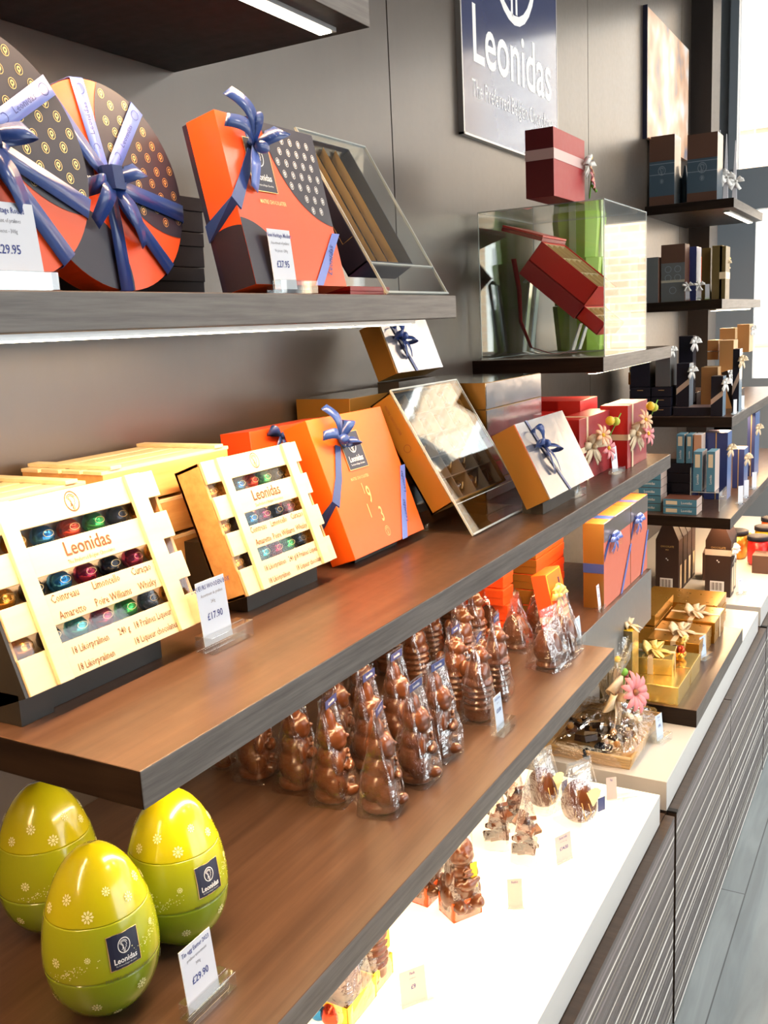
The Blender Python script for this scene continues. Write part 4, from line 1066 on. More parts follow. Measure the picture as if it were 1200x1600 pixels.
def eggshape(mb):
    mb.lathe([(r_, z_+.004) for r_, z_ in egg_prof(.062, .0235, 30)], 40, None)
    mb.lathe([(.019, 0), (.022, .002), (.021, .006), (.016, .012)], 30, None); mb.lathe([(.0236, .027), (.0252, .0285), (.0252, .031), (.0236, .0325)], 40, None)
EGG = fuse(eggshape, .0015, 1)
def halfegg(mb):
    mb.lathe([(r_, z_) for r_, z_ in egg_prof(.075, .029, 30)], 40, None)
    for k in range(26):
        a = k*2.4; r_ = .0278; mb.ball((r_*math.cos(a), r_*math.sin(a), .036+.002*math.sin(k*1.7)), .0035, None, 8)
CRK = fuse(halfegg, .0016, 1)
def bag_mesh(w, dp, h, seed, top=.9, lab=True):
    """rectangular clear bag: square bottom, gusseted sides closing to a straight flat top"""
    rnd = random.Random(seed); mb = MB(cello); n = 20; vs = []; fs = []
    T = [0, .012, .1, .25, .42, .58, .72, .83, .9, .95, 1.0]; R = len(T)-1
    tw = rnd.uniform(-.06, .06)
    for j, t in enumerate(T):
        q = min(1, max(0, (t-.15)/.72)); hw = w/2*(1-.22*q); hd = dp/2*(1-q)+.0009
        for i in range(n):
            a = 2*PI*(i+.5)/n; ca, sa = math.cos(a), math.sin(a); ex = .3
            x = hw*math.copysign(abs(ca)**ex, ca); y = hd*math.copysign(abs(sa)**ex, sa)
            am = .0004 if j < 2 else (.0010 if q < 1 else .0005)
            crease = .0022*q*(1-q)*4*math.cos(i*PI)
            vs.append((x*(1+0)+rnd.gauss(0, am), y+rnd.gauss(0, am)+(tw*h*q*.3)+crease*(.6 if abs(ca) > .5 else .2), max(0, h*t+(rnd.gauss(0, .001) if 2 < j < R else 0)+(x*rnd.uniform(-.03, .03) if j == R else 0))))
    for j in range(R):
        for i in range(n): fs.append((j*n+i, j*n+(i+1) % n, (j+1)*n+(i+1) % n, (j+1)*n+i))
    fs.append(tuple(range(n))[::-1]); mb.add(vs, fs, cello)
    me_o = mb.build('cellophane_bag'); me = me_o.data; bpy.data.objects.remove(me_o); return me
def label_mesh(w, h, z):
    mb = MB(navy_m, white_ink); f = FR(.0025, 0)
    mb.box(-w/2, w/2, -.0042, -.0035, z, z+h, navy_m); mb.text('Leonidas', h*.62, FR(.0045), white_ink, 1, .01, 0, z+h/2, .8)
    o = mb.build('x'); me = o.data; bpy.data.objects.remove(o); return me
BAGS = [bag_mesh(.058, .05, .134, s) for s in (1, 2, 3, 4)]
BAGH = [bag_mesh(.05, .044, .122, s) for s in (5, 6, 7)]
BAGE = [bag_mesh(.066, .058, .104, s) for s in (8, 9, 10)]
LABM = label_mesh(.032, .010, .121); LABH = label_mesh(.026, .008, .111)
def bagged(kind, label, px, zs, fig, bag, lab=None, group=None, yaw=0, s=1., fmat=None, cat='chocolate figure', d=None):
    q = on_z(px, zs) if d is None else d
    t = thing(kind, label, cat, (q[0], q[1], zs+.0004), group, 0, yaw)
    for nm, me in (('moulded_chocolate', fig), ('cellophane_bag', bag), ('brand_label', lab)):
        if me is None: continue
        o = bpy.data.objects.new(nm, me); COL.objects.link(o); o.parent = t; o.scale = (s, s, s)
        if nm == 'moulded_chocolate': o.location = (0, 0, .0012); o.rotation_euler = (0, 0, .55)
    return t
rb = [((596, 1262), 'front right corner of the rabbit group, nearest the shelf edge'), ((522, 1246), 'second along the front row of rabbits from the right'), ((466, 1226), 'third along the front row of rabbits from the right'), ((402, 1210), 'fourth along the front row, at its left end'),
      ((652, 1216), 'directly behind the front right corner rabbit'), ((580, 1196), 'second row, behind the second front rabbit'), ((527, 1176), 'second row, behind the third front rabbit'),
      ((686, 1178), 'right end of the rabbit group beside the price card'), ((622, 1158), 'third row, tucked behind the second row middle'), ((568, 1140), 'last visible one under the shelf edge in the middle'), ((350, 1196), 'far left, mostly hidden in the shade under the shelf')]
for i, (p, l_) in enumerate(rb):
    bagged('chocolate_rabbit', 'bagged chocolate rabbit, '+l_, p, Z3, RAB, BAGS[i % 4], LABM, 'bagged chocolate rabbits on the low shelf', random.uniform(-.12, .35), 1.0 if i < 10 else .55)
hn = [((748, 1122), 'front right corner of the hen group'), ((712, 1106), 'front row, left of the corner hen'), ((775, 1086), 'behind the corner hen at the right'), ((650, 1066), 'left end of the hen group under the shelf'), ((722, 1050), 'middle of the hen group'), ((610, 1048), 'left back, half under the shelf edge'), ((672, 1030), 'back row, second from the left'), ((742, 1022), 'back row at the right'), ((708, 1000), 'hindmost of the hen group')]
for i, (p, l_) in enumerate(hn):
    bagged('chocolate_hen', 'bagged ribbed chocolate hen, '+l_, p, Z3, HEN, BAGH[i % 3], LABH, 'bagged chocolate hens on the low shelf', random.uniform(-.1, .3), 1.08)
eg = [((857, 1040), 'front one at the shelf end'), ((880, 1018), 'right behind the front egg'), ((806, 1012), 'left of the front egg'), ((842, 988), 'behind the left front egg'), ((768, 990), 'farther back beside the hens'), ((800, 966), 'back row, nearest the orange stack'), ((735, 962), 'hindmost left one under the shelf edge')]
for i, (p, l_) in enumerate(eg):
    bagged('chocolate_egg', 'milk chocolate egg in a clear bag, '+l_, p, Z3, EGG, BAGE[i % 3], None, 'bagged chocolate eggs on the low shelf', random.uniform(-.3, .3), .98 if i < 2 else .92, cat='chocolate egg')
price_tag((797, 1143), Z3, 'pale blue price card in a clear block beside the bagged rabbits', .022, .034, ('Small hollow', 'figures'), '£3.50', paper_b, .04, .017, .012)

# orange boxes behind the eggs
def slab_box(label, g, m_=orange_r, side=orange_r, group='flat orange boxes in stacks', rib=cream_rib, x=.3):
    t = carton('flat_orange_box', label, 'gift box', g, m_, side, m_, group, .5)
    if rib:
        mb = MB(rib); a = g['t']*x
        mb.box(-.0008, 0, a, a+.014, 0, g['h']+.0008, rib); mb.box(0, g['w'], a, a+.014, g['h'], g['h']+.0008, rib); mb.build('ribbon_band', t)
    return t
d0_, y0_, _ = on_z((858, 975), Z3)
for i in range(5):
    z = Z3+i*.0345; 
    slab_box(('lowest', 'second', 'third', 'fourth', 'top')[i]+' flat orange box with cream ribbon in the stack behind the bagged eggs', dict(o=(.715+.004*i, 1.735+.012*(i % 2), z+.0005), w=.05, t=.18+(i % 2)*.01, h=.029, tilt=0), group='flat orange boxes behind the bagged eggs')
g = tb(Z3, (868, 958), (915, 930), (893, 850), .03, .0)
g = dict(o=(.615, on_d((872, 956), .615)[1], Z3+.009), w=.075, t=.028, h=.115, tilt=.2)
t = carton('small_orange_box', 'small orange box with gold bow leaning before the flat orange stack', 'gift box', g, orange, orange_r, orange, None, .0)
mb = MB(cream_rib); band(mb, g, cream_rib, z=g['h']*.28, w=.012); mb.build('ribbon_band', t)
mb = MB(goldrib); bow(mb, (g['w']*.36, -.004, g['h']*.6), .03, goldrib, loops=4, tails=3); mb.build('bow', t)
mb = MB(yellow, navy); mb.box(g['w']*.72, g['w']*.8, -.0006, 0, g['h']*.35, g['h']*.85, navy); mb.line(FR(.0005), [(.002, .002), (g['w']-.002, .002), (g['w']-.002, g['h']-.002), (.002, g['h']-.002), (.002, .002)], .002, yellow); mb.build('print', t)
price_tag((911, 985), Z3, 'small pale price card with text at the end of the low shelf behind the eggs', .026, .024, ('Egg', 'bag'), '', paper_b, .026, .014, .014, dd=.565)
# on the plinth
def tall_orange(label, g):
    t = thing('upright_orange_box', label, 'gift box', g['o'], 'upright orange boxes on the plinth')
    W_, T_, H_ = g['w'], g['t'], g['h']
    mb = MB(); mb.boxm(0, W_, 0, T_, 0, H_, mat('coral_card', (.8, .19, .11), .3, coat=.4), mat('dark_ochre_card', (.17, .085, .014), .4, .3), orange_r, orange_r); mb.build('box_body', t, bevel=.0008)
    mb = MB(steel); mb.box(0, W_, -.0005, 0, H_*.78, H_-.0005, mat('bronze_band', (.2, .17, .15), .3, .3)); mb.build('bronze_panel', t)
    mb = MB(satin); mb.box(-.0009, 0, 0, T_, H_*.42, H_*.53, satin); mb.strip([(0, -.0012, H_*.6), (W_*.2, -.0012, H_*.8)], [(0, 0, .014)]*2, satin); mb.box(W_*.25, W_*.4, 0, T_, H_, H_+.0008, satin)
    mb.strip([(W_, -.0014, H_*.52), (W_*.62, -.0014, 0)], [(.012, 0, 0)]*2, satin_l); mb.build('ribbon_band', t)
    mb = MB(satin_l); bow(mb, (W_*.3, -.005, H_*.76), .027, satin_l, loops=3, tails=4, w=.28); mb.build('bow', t)
    mb = MB(gold_ink); mb.text('1913', H_*.13, lambda u, v: (W_*.6+v, -.0006, H_*.66-u*.35), gold_ink, 1); mb.build('gold_print', t)
ga = gb(Z3, (944, 945), 926, 985, 819, .592); gb_ = gb(Z3, (985.5, 920), 975, 1011, 790, .592); gb_['t'] = ga['t'] = .042; gb_['h'] = ga['h']; gb_['o'] = (ga['o'][0], ga['o'][1]+ga['w']/M+.004, Z3)
tall_orange('upright orange box with bronze top band and blue bow, the nearer one', ga)
tall_orange('upright orange box with bronze top band and blue bow, the farther one', gb_)
for i in range(6):
    slab_box(('lowest', 'second', 'third', 'fourth', 'fifth', 'top')[i]+' flat orange box in the tall stack behind the upright boxes', dict(o=(.70, 1.87, Z3+.0005+i*.0345), w=.16, t=.2, h=.029, tilt=0), orange_r, gold_side, 'flat orange boxes behind the upright ones', None)
price_tag((944, 946), Z3, 'narrow white price card before the upright orange boxes', .014, .034, ('Orange', 'box'), '£32', paper, .02, .013, .01, dd=.588)

# ================================================================== DISPLAY CASE
zc = -.0925
CY0, CY1, CD0, CD1, CH = 2.262, 2.655, .664, .985, .362
t = thing('display_case', 'clear acrylic display case on the short shelf around the open red box', 'display case', (CD0, CY0, zc+.0003))
L, D, Hc = (CY1-CY0)*M, (CD1-CD0)*M, CH*M
for nm, b_ in (('front_panel', (0, L, 0, .002, 0, Hc)), ('back_panel', (0, L, D-.002, D, 0, Hc)), ('end_panel', (0, .002, .002, D-.002, 0, Hc)), ('end_panel', (L-.002, L, .002, D-.002, 0, Hc)), ('top_panel', (0, L, 0, D, Hc, Hc+.002))):
    mb = MB(acr); mb.box(*b_, acr); mb.build(nm, t)
mb = MB(acr_e); e = .0016
for x in (0, L-e):
    for y in (0, D-e): mb.box(x-.0004, x+e, y-.0004, y+e, 0, Hc)
for x in (0, L-e): mb.box(x-.0004, x+e, 0, D, Hc, Hc+.0022); mb.box(x-.0004, x+e, 0, D, 0, .002)
for y in (0, D-e): mb.box(0, L, y-.0004, y+e, Hc, Hc+.0022); mb.box(0, L, y-.0004, y+e, 0, .002)
mb.build('polished_edge', t)
# open red drawer box: a tilted body, open lid, lower drawer
base = wp(.765, 2.34, zc)
t = thing('open_red_box', 'open red two-drawer chocolate box tilted on a clear stand inside the case', 'chocolate box', loc=base+Vector((0, .0, .082)))
t.rotation_euler = (math.radians(40), 0, PI/2)
# tilt so that the open trays face the room: local frame y into the wall
BW, BD, BH = .16, .165, .085
def tray(mb, x0, x1, y0, y1, z0, z1, m_, th=.002):
    mb.box(x0, x1, y0, y1, z0, z0+th, m_); mb.box(x0, x0+th, y0, y1, z0, z1, m_); mb.box(x1-th, x1, y0, y1, z0, z1, m_); mb.box(x0, x1, y0, y0+th, z0, z1, m_); mb.box(x0, x1, y1-th, y1, z0, z1, m_)
mb = MB(maroon); mb.box(0, BW, 0, BD, 0, .036, maroon); tray(mb, 0, BW, 0, BD, .036, BH, red); mb.build('box_base', t)
mb = MB(maroon); tray(mb, .004, BW-.004, -.062, -.001, .003, .034, red); mb.build('drawer', t)
mb = MB(gold, gold_ink)
gm = mat('gold_grid', (.75, .62, .35), .3, .5)
for i in range(5): x = .003+i*(BW-.006)/4; mb.box(x-.0008, x+.0008, .003, BD-.003, .04, BH-.003, gm)
for j in range(4): y = .003+j*(BD-.006)/3; mb.box(.003, BW-.003, y-.0008, y+.0008, .04, BH-.003, gm)
for i in range(5): x = .006+i*(BW-.012)/4; mb.box(x-.0008, x+.0008, -.059, -.004, .006, .033, gm)
for j in range(3): y = -.059+j*.0275; mb.box(.006, BW-.006, y-.0008, y+.0008, .006, .033, gm)
mb.build('gold_divider', t)
for i in range(4):
    for j in range(3):
        mb = MB(choc_d); mb.ball((.003+(i+.5)*(BW-.006)/4, .003+(j+.5)*(BD-.006)/3, .055), .014, (choc_d, choc, olive)[(i+j) % 3], 10, (1, 1.1, .6)); mb.build('filled_chocolate', t)
    for j in range(2):
        mb = MB(choc_d); mb.ball((.006+(i+.5)*(BW-.012)/4, -.059+(j+.5)*.0275, .018), .0105, (choc, choc_d, white_choc)[(i+j) % 3], 10, (1, 1, .6)); mb.build('filled_chocolate', t)
mb = MB(red); mxl = Matrix.Translation((0, BD, BH)) @ Matrix.Rotation(math.radians(-22), 4, 'X')
mb.box(0, BW, 0, .1, 0, .008, maroon, mxl); mb.box(0, BW, .0, .1, .0085, .013, red, mxl); mb.build('open_lid', t, bevel=.001)
t2 = thing('acrylic_easel', 'clear bent acrylic stand holding the open red box inside the case', 'display stand', (.81, 2.42, zc+.001))
mb = MB(acr_e); sheet(mb, [(-.02, .07), (.0, .01), (.03, .0015), (.1, .0015), (.12, .01), (.10, .17), (.108, .178), (.116, .17)], .03, .05, .003, acr_e)
sheet(mb, [(-.02, .07), (.0, .01), (.03, .0015), (.1, .0015), (.12, .01), (.10, .17)], .08, .1, .003, acr_e); mb.build('bent_sheet', t2)
t2 = thing('ribbon_pull', 'dark red satin ribbon hanging from the open lid inside the case', 'ribbon', (.93, 2.36, zc+.002))
mb = MB(maroon); mb.strip([(0, 0, .22), (.005, -.01, .15), (.004, -.012, .08), (.02, -.03, .02), (.05, -.07, .003), (.1, -.11, .003)], [(.0, .012, 0), (.004, .012, 0), (.006, .011, 0), (.008, .01, 0), (.01, .01, 0), (.01, .01, 0)], maroon); mb.build('strip', t2)
# green wrapped boxes behind the case along the wall end
def green_box(label, d, y, z, s, h):
    t = thing('green_gift_box', label, 'gift box', (d, y, z), 'stack of lime green wrapped boxes', 0, random.uniform(-.15, .15))
    mb = MB(green); n = 6
    P = [(s*.0, .2*s), (.2*s, 0), (.8*s, 0), (s, .2*s), (s, .8*s), (.8*s, s), (.2*s, s), (0, .8*s)]
    vs = [(p[0]*.86+.07*s, p[1]*.86+.07*s, 0) for p in P]+[(p[0], p[1], h) for p in P]; k = 8
    mb.add(vs, [tuple(range(8))[::-1], tuple(range(8, 16))]+[(i, (i+1) % 8, 8+(i+1) % 8, 8+i) for i in range(8)], green); mb.build('wrapped_body', t, bevel=.001)
    mb = MB(green_l); mb.box(s*.4, s*.55, -.0008+.0, .0, .002, h+.001); mb.box(s*.4, s*.55, 0, s, h, h+.001); mb.box(-.0008, 0, s*.4, s*.55, .002, h+.001); mb.build('ribbon_band', t)
# dark side shelf stub that carries them is the case shelf itself
zz = zc
yG = 2.70
for i, h_ in enumerate((.115, .115, .112)):
    green_box(('bottom', 'middle', 'top')[i]+' lime green wrapped box of the stack seen through the case', .815+.004*i, yG+.006*i, zz+.0005, .138-.008*i, h_); zz += (h_+.001)/M
# tall red box on top of the case
gR = gb(zc+CH+.0028, (866, 321), 822, 914, 197, .735)
t = carton('tall_red_box', 'tall dark red box with pale ribbon standing on the clear case', 'gift box', gR, mat('crimson_card', (.36, .008, .014), .45), mat('crimson_card_shaded', (.12, .006, .01), .5), MATS['crimson_card_shaded'], None, 0)  # end and top use a darker copy; shade put into the colour
mb = MB(white_rib); band(mb, gR, mat('blush_ribbon', (.62, .42, .4), .4), z=gR['h']*.62, w=.02); mb.build('ribbon_band', t)
mb = MB(pink, peach, leaf, yellow); W_, H_ = gR['w'], gR['h']
flower(mb, (W_+.008, -.012, H_*.38), .026, pink, (.2, -1, .2)); flower(mb, (W_+.012, -.006, H_*.58), .022, peach, (.3, -1, .5)); mb.ball((W_+.004, -.012, H_*.73), .005, yellow, 8)
mb.tube([(W_+.008, -.012, H_*.38), (W_+.006, -.008, .012)], .0016, leaf, 6); mb.tube([(W_+.008, -.012, H_*.3), (W_+.018, -.02, H_*.2)], .003, leaf, 5); mb.build('artificial_flower', t)
mb = MB(white_rib); bow(mb, (W_, -.008, H_*.62), .028, white_rib, loops=3, tails=3); mb.build('bow', t)

# ================================================================== FRONT COUNTER GOODS (level ZL)
def pack(label, px, h=.15, w=.062, front=orange, d=None, yaw=0, fig=None, cellh=1., lab=True, figs=1.15, grp='rabbits on card bases in cellophane'):
    d_, y_, _ = on_z(px, ZL)
    t = thing('chocolate_pack', label, 'chocolate pack', (d_, y_, ZL+.0004), grp, 0, yaw)
    mb = MB(front); mb.box(0, w, 0, w*.8, 0, .003, front)
    mb.boxm(0, w, 0, .0015, 0, .03, front, front, front); mb.box(0, .0015, 0, w*.8, 0, .03); mb.box(w-.0015, w, 0, w*.8, 0, .03); mb.box(0, w, w*.8-.0015, w*.8, 0, .03)
    mb.box(.002, w-.002, .002, w*.8-.002, .006, .008); mb.build('card_base', t, bevel=.0005)
    mb = MB(red_ink); emblem(mb, FR(.0005), .009, .012, .003, red_ink, False); mb.text('MAITRE CHOCOLATIER', .005, FR(.0005), red_ink, 1, 0, w*.55, .012, .8); mb.build('small_print', t)
    o = bpy.data.objects.new('moulded_chocolate', fig or RAB); COL.objects.link(o); o.parent = t; o.location = (w/2, w*.4, .009); o.scale = (figs, figs, figs)
    o = bpy.data.objects.new('cellophane_bag', WBAG); COL.objects.link(o); o.parent = t; o.location = (w/2, w*.4, .002); o.scale = (w/.06, w*.8/.05, h/.15)
    if lab:
        mb = MB(mat('yellow_card', (.85, .55, .02), .4)); mb.box(w*.62, w*.85, -.0012, -.0004, .045, .085, yel_card); mb.build('brand_label', t)
    return t
WBAG = bag_mesh(.062, .052, .15, 21)
pack('chocolate rabbit pack on orange card base, alone in the middle of the front slab', (709, 1444), .158, .05, orange, yaw=-.55)
pack('chocolate rabbit pack with navy label, half hidden under the shelf left of the lone rabbit', (668, 1419), .13, .05, orange, yaw=-.1)
pack('chocolate figure pack on a yellow card base, under the low shelf', (586, 1556), .14, .05, yel_card, yaw=.0, fig=HEN)
pack('large chocolate figure pack on a yellow card base at the very bottom edge', (545, 1612), .15, .07, yel_card, yaw=.0, fig=EGG, figs=1.0, lab=False)
# foil eggs in that pack corner
for i, (p, m_, l_) in enumerate((((499, 1592), foils[1], 'blue foil egg peeking out under the shelf at the bottom'), ((518, 1600), foils[2], 'orange-red foil egg beside the blue one at the bottom'))):
    d_, y_, _ = on_z(p, ZL); t = thing('foil_egg', l_, 'chocolate egg', (d_, y_, ZL+.0004)); mb = MB(m_); mb.lathe([(r_, z_) for r_, z_ in egg_prof(.03, .0115, 16)], 20, m_); mb.build('foil', t)
BAGT = bag_mesh(.05, .04, .13, 31)
def shard(mb):
    rnd = random.Random(5)
    for k in range(16):
        mx_ = Matrix.Translation((rnd.uniform(-.012, .012), rnd.uniform(-.009, .009), .008+k*.0038)) @ Matrix.Rotation(rnd.uniform(-.7, .7), 4, 'Y') @ Matrix.Rotation(rnd.uniform(0, 3), 4, 'Z')
        mb.box(-.014, .014, -.008, .008, -.003, .003, None, mx_)
mbs = MB(choc); shard(mbs); _o = mbs.build('moulded_chocolate'); SHARD = _o.data; bpy.data.objects.remove(_o)
bagged('chocolate_bag', 'clear bag of broken chocolate pieces standing on the front slab', (822, 1340), ZL, SHARD, BAGT, None, 'bags of chocolate pieces on the light table', .1, 1.0, cat='chocolate bag')
bagged('chocolate_bag', 'clear bag of chocolate pieces half under the shelf, left of the front bag', (778, 1318), ZL, SHARD, BAGT, None, 'bags of chocolate pieces on the light table', .3, 1.0, cat='chocolate bag')
bagged('chocolate_bag', 'clear bag with navy label behind the front bag of chocolate pieces', (806, 1290), ZL, SHARD, BAGT, LABM, 'bags of chocolate pieces on the light table', .2, 1.0, cat='chocolate bag')
def feather_egg(label, px, yaw, s=1.):
    d_, y_, _ = on_z(px, ZL); t = thing('chocolate_egg', label, 'chocolate egg', (d_, y_, ZL+.0004), 'feathered chocolate eggs on the light table', 0, yaw)
    o = bpy.data.objects.new('moulded_chocolate', CRK); COL.objects.link(o); o.parent = t; o.scale = (s, s, s)
    mb = MB(mat('cream_feather', (.85, .7, .35), .6))
    for k in range(9):
        a = -.5+k*.16; mb.strip([(.002, -.0325, .040), (.002+.012*math.sin(a), -.0345, .054), (.002+.026*math.sin(a), -.031, .043+.028*math.cos(a))], [(.003, 0, .001), (.006, 0, .002), (.003, 0, 0)], MATS['cream_feather'])
    mb.build('feather_tuft', t)
    mb = MB(navy_m, white_ink); mb.box(.012, .028, -.0335, -.0328, .026, .05, navy_m); mb.build('brand_label', t)
    mb = MB(gold_ink); mb.tube([(-.02, -.028, .05), (-.016, -.033, .02), (-.004, -.034, .03), (-.010, -.033, .048)], .0008, gold_ink, 5); mb.build('gold_string', t)
    o = bpy.data.objects.new('cellophane_bag', EBAG); COL.objects.link(o); o.parent = t; o.scale = (s, s, s)
EBAG = bag_mesh(.072, .068, .112, 41)
feather_egg('feathered chocolate egg in cellophane, at the far end of the front slab', (905, 1282), -.5, 1.0)
feather_egg('chocolate egg with cream feather in cellophane, close beside the low shelf edge', (848, 1258), -.3, .95)
price_tag((890, 1352), ZL, 'white price card with writing on the front slab, below the feathered egg', .028, .034, ('Easter milk', 'chocolate egg'), '£14.50', paper_t, .034, .014, .006, yaw=-.45)
price_tag((808, 1428), ZL, 'narrow white price card turned away, in the middle of the front slab', .018, .034, ('Rabbit',), '', paper_t, .022, .014, .006, yaw=-1.0)
price_tag((660, 1580), ZL, 'white price card turned away near the bottom of the photo', .03, .036, ('Pack', 'pralines'), '£9', paper_t, .04, .02, .006, yaw=-.6)
price_tag((978, 1256), ZL, 'narrow white price card at the far end of the front slab', .016, .032, ('Egg',), '', paper_t, .05, .03, .003, yaw=-.9)

# ================================================================== CELLOPHANE BASKET on the middle slab
bx = on_z((955, 1165), ZL)
t = thing('gift_basket', 'wicker-rimmed tray of chocolates wrapped in cellophane with a pink flower bow', 'gift basket', (.5, 1.885, ZL+.0005), None, 0, 0)
BWd, BDp = .236, .175
mb = MB(kraft); mb.box(.004, BWd-.004, .004, BDp-.004, 0, .003)
for r_ in range(4): z = .004+r_*.006; q = .006-.0015*r_; mb.tube([(q, q, z), (BWd-q, q, z), (BWd-q, BDp-q, z), (q, BDp-q, z), (q, q, z+.0001)], .0036, kraft, 6)
mb.build('wicker_tray', t)
rnd = random.Random(11)
for k in range(44):
    x = rnd.uniform(.03, BWd-.03); y = rnd.uniform(.034, BDp-.03); z = .014+rnd.uniform(0, .018); m_ = (choc_d, choc_d, choc, white_choc, nut)[rnd.randrange(5)]
    mb = MB(m_)
    if m_ is nut: mb.ball((x, y, z+.012), .0075, nut, 8)
    elif k % 3: mb.ball((x, y, z), .014, m_, 10, (1.1, .9, .6)); mb.ball((x, y, z+.008), .005, (nut, white_choc)[k % 2], 8)
    else: mb.box(-.013, .013, -.009, .009, -.006, .006, m_, Matrix.Translation((x, y, z+.004)) @ Matrix.Rotation(rnd.uniform(0, 3), 4, 'Z') @ Matrix.Rotation(.4, 4, 'X'))
    mb.build('chocolate_piece', t)
mb = MB(cello_p); n_ = 56; R_ = 26; vs = []; fs = []; tx, ty = BWd*.5, BDp*.45
for j in range(R_+1):
    u = j/R_
    if u < .12: k_, z = 1.03, .002+u/.12*.03
    elif u < .68: q = (u-.12)/.56; k_ = 1.03*(1-q)**1.1+.07; z = .032+q*.056
    else: q = (u-.68)/.32; k_ = .07+.42*q**1.1; z = .088+q*.115
    for i in range(n_):
        a = 2*PI*i/n_; ca, sa = math.cos(a), math.sin(a); ex = .4 if u < .2 else .4+.6*min(1, (u-.2)/.3)
        pl = 1+(.13*math.sin(i*PI*.5+u*2)+rnd.gauss(0, .035))*(min(1, max(0, (u-.1)*3)))
        ww = BWd/2 if u < .68 else .13
        hd_ = BDp/2 if u < .68 else .1
        vs.append((tx+ww*k_*pl*math.copysign(abs(ca)**ex, ca), ty+(BDp*.05*(1-min(1, u*1.5)))+hd_*k_*pl*math.copysign(abs(sa)**ex, sa), z+rnd.gauss(0, .0012)))
for j in range(R_):
    for i in range(n_): fs.append((j*n_+i, j*n_+(i+1) % n_, (j+1)*n_+(i+1) % n_, (j+1)*n_+i))
mb.add(vs, fs, cello_p); mb.build('cellophane_wrap', t)
mb = MB(cream_rib); bow(mb, (tx, ty-.016, .095), .068, cream_rib, loops=4, tails=2, w=.62, spread=.35, puff=.16); mb.build('bow', t)
mb = MB(pink); flower(mb, (tx+.012, ty-.05, .105), .044, pink, (-.35, -1, .35), 12, mat('flower_eye', (.3, .12, .05), .6)); mb.build('artificial_flower', t)
mb = MB(leaf); mb.ball((tx+.012, ty-.03, .145), .0085, mat('green_bead2', (.2, .5, .06), .6), 10); mb.ball((tx+.03, ty-.03, .128), .005, maroon, 8); mb.ball((tx+.036, ty-.03, .12), .004, maroon, 8); mb.ball((tx+.0, ty-.02, .175), .007, yellow, 8)
mb.tube([(tx+.01, ty-.03, .1), (tx+.012, ty-.03, .145)], .0012, leaf, 5); mb.tube([(tx+.02, ty-.03, .1), (tx+.036, ty-.03, .12), (tx+.045, ty-.03, .134)], .001, maroon, 5); mb.build('bead_spray', t)
price_tag((1043, 1160), ZL, 'pale blue price card in a clear block on the white counter beside the cellophane basket', .022, .036, ('Easter', 'platter'), '£45', paper_b, .036, .02, .012, yaw=-.25)

# ================================================================== GOLD BOXES on the riser board
ZR = ZBd
def foil_box(label, g, m_=goldb, bowm=None, group='gold foil boxes on the riser', ribx=True, yaw=0, side=None):
    t = carton('gold_foil_box', label, 'gift box', g, m_, side or m_, m_, group, .55, yaw)
    if ribx:
        mb = MB(cream_rib); W_, T_, H_ = g['w'], g['t'], g['h']
        mb.box(W_*.45, W_*.45+.012, 0, T_, H_, H_+.0009, cream_rib); mb.box(0, W_, T_*.45, T_*.45+.012, H_, H_+.0009, cream_rib); mb.box(-.0008, 0, T_*.45, T_*.45+.012, 0, H_, cream_rib); mb.box(W_*.45, W_*.45+.012, -.0008, 0, 0, H_, cream_rib); mb.build('ribbon_band', t)
        mb = MB(bowm or cream_rib); bow(mb, (W_*.48, T_*.48, H_+.004), .038, bowm or cream_rib, n=(0, -.25, 1), up=(0, 1, .25), loops=4, tails=4, w=.5, ang=.4); mb.build('bow', t)
    return t
gA = gb(ZR, (1060, 1104), 985, 1097, 1075)
gA['t'] = .12; gA['w'] = .12; foil_box('bright gold foil box, the nearest on the riser, under the smaller ribboned one', gA, ribx=False)
gA2 = dict(o=(gA['o'][0], gA['o'][1]+.125/M, ZR), w=.1, t=.12, h=gA['h'], tilt=0); foil_box('bright gold foil box right behind the nearest one on the riser', gA2, ribx=False)
zt2 = ZR+gA['h']/M+.0006
gC = dict(o=(gA['o'][0]+.03, gA['o'][1]+.07, zt2), w=.095, t=.09, h=.036, tilt=0); foil_box('small gold foil box with cream bow on top of the nearest gold box', gC, bowm=goldrib, yaw=.12)
gD = dict(o=(.475, 2.47, ZR), w=.15, t=.12, h=.05, tilt=0); foil_box('gold foil box with cream bow in the middle of the riser', gD, gold)
gE = dict(o=(gA['o'][0]+.005, gA2['o'][1]+.125/M+.03, ZR+.0003), w=.06, t=.08, h=.03, tilt=0)
gF = dict(o=(.468, 2.65, ZR), w=.13, t=.12, h=.055, tilt=0); foil_box('gold foil box with a wide cream bow at the far end of the riser', gF, gold)
# tall narrow gold box behind the basket
gT = dict(o=(.555, on_d((985, 1105), .555)[1]-.03, ZR), w=.05, t=.09, h=.12, tilt=0)
gT = gb(ZR, (988, 1080), 940, 1003, 987, .56); gT['t'] = .07; gT['w'] = .05
t = carton('gold_foil_box', 'tall narrow gold foil box behind the cellophane basket', 'gift box', gT, goldb, mat('dark_gold_side', (.25, .2, .1), .25, .8), yel_card, 'gold foil boxes on the riser', 0)
mb = MB(cream_rib); bow(mb, (gT['w']*.6, gT['t']*.2, gT['h']+.004), .025, cream_rib, n=(0, -.4, 1), up=(0, 1, .4), loops=4, tails=2, w=.5); mb.build('bow', t)
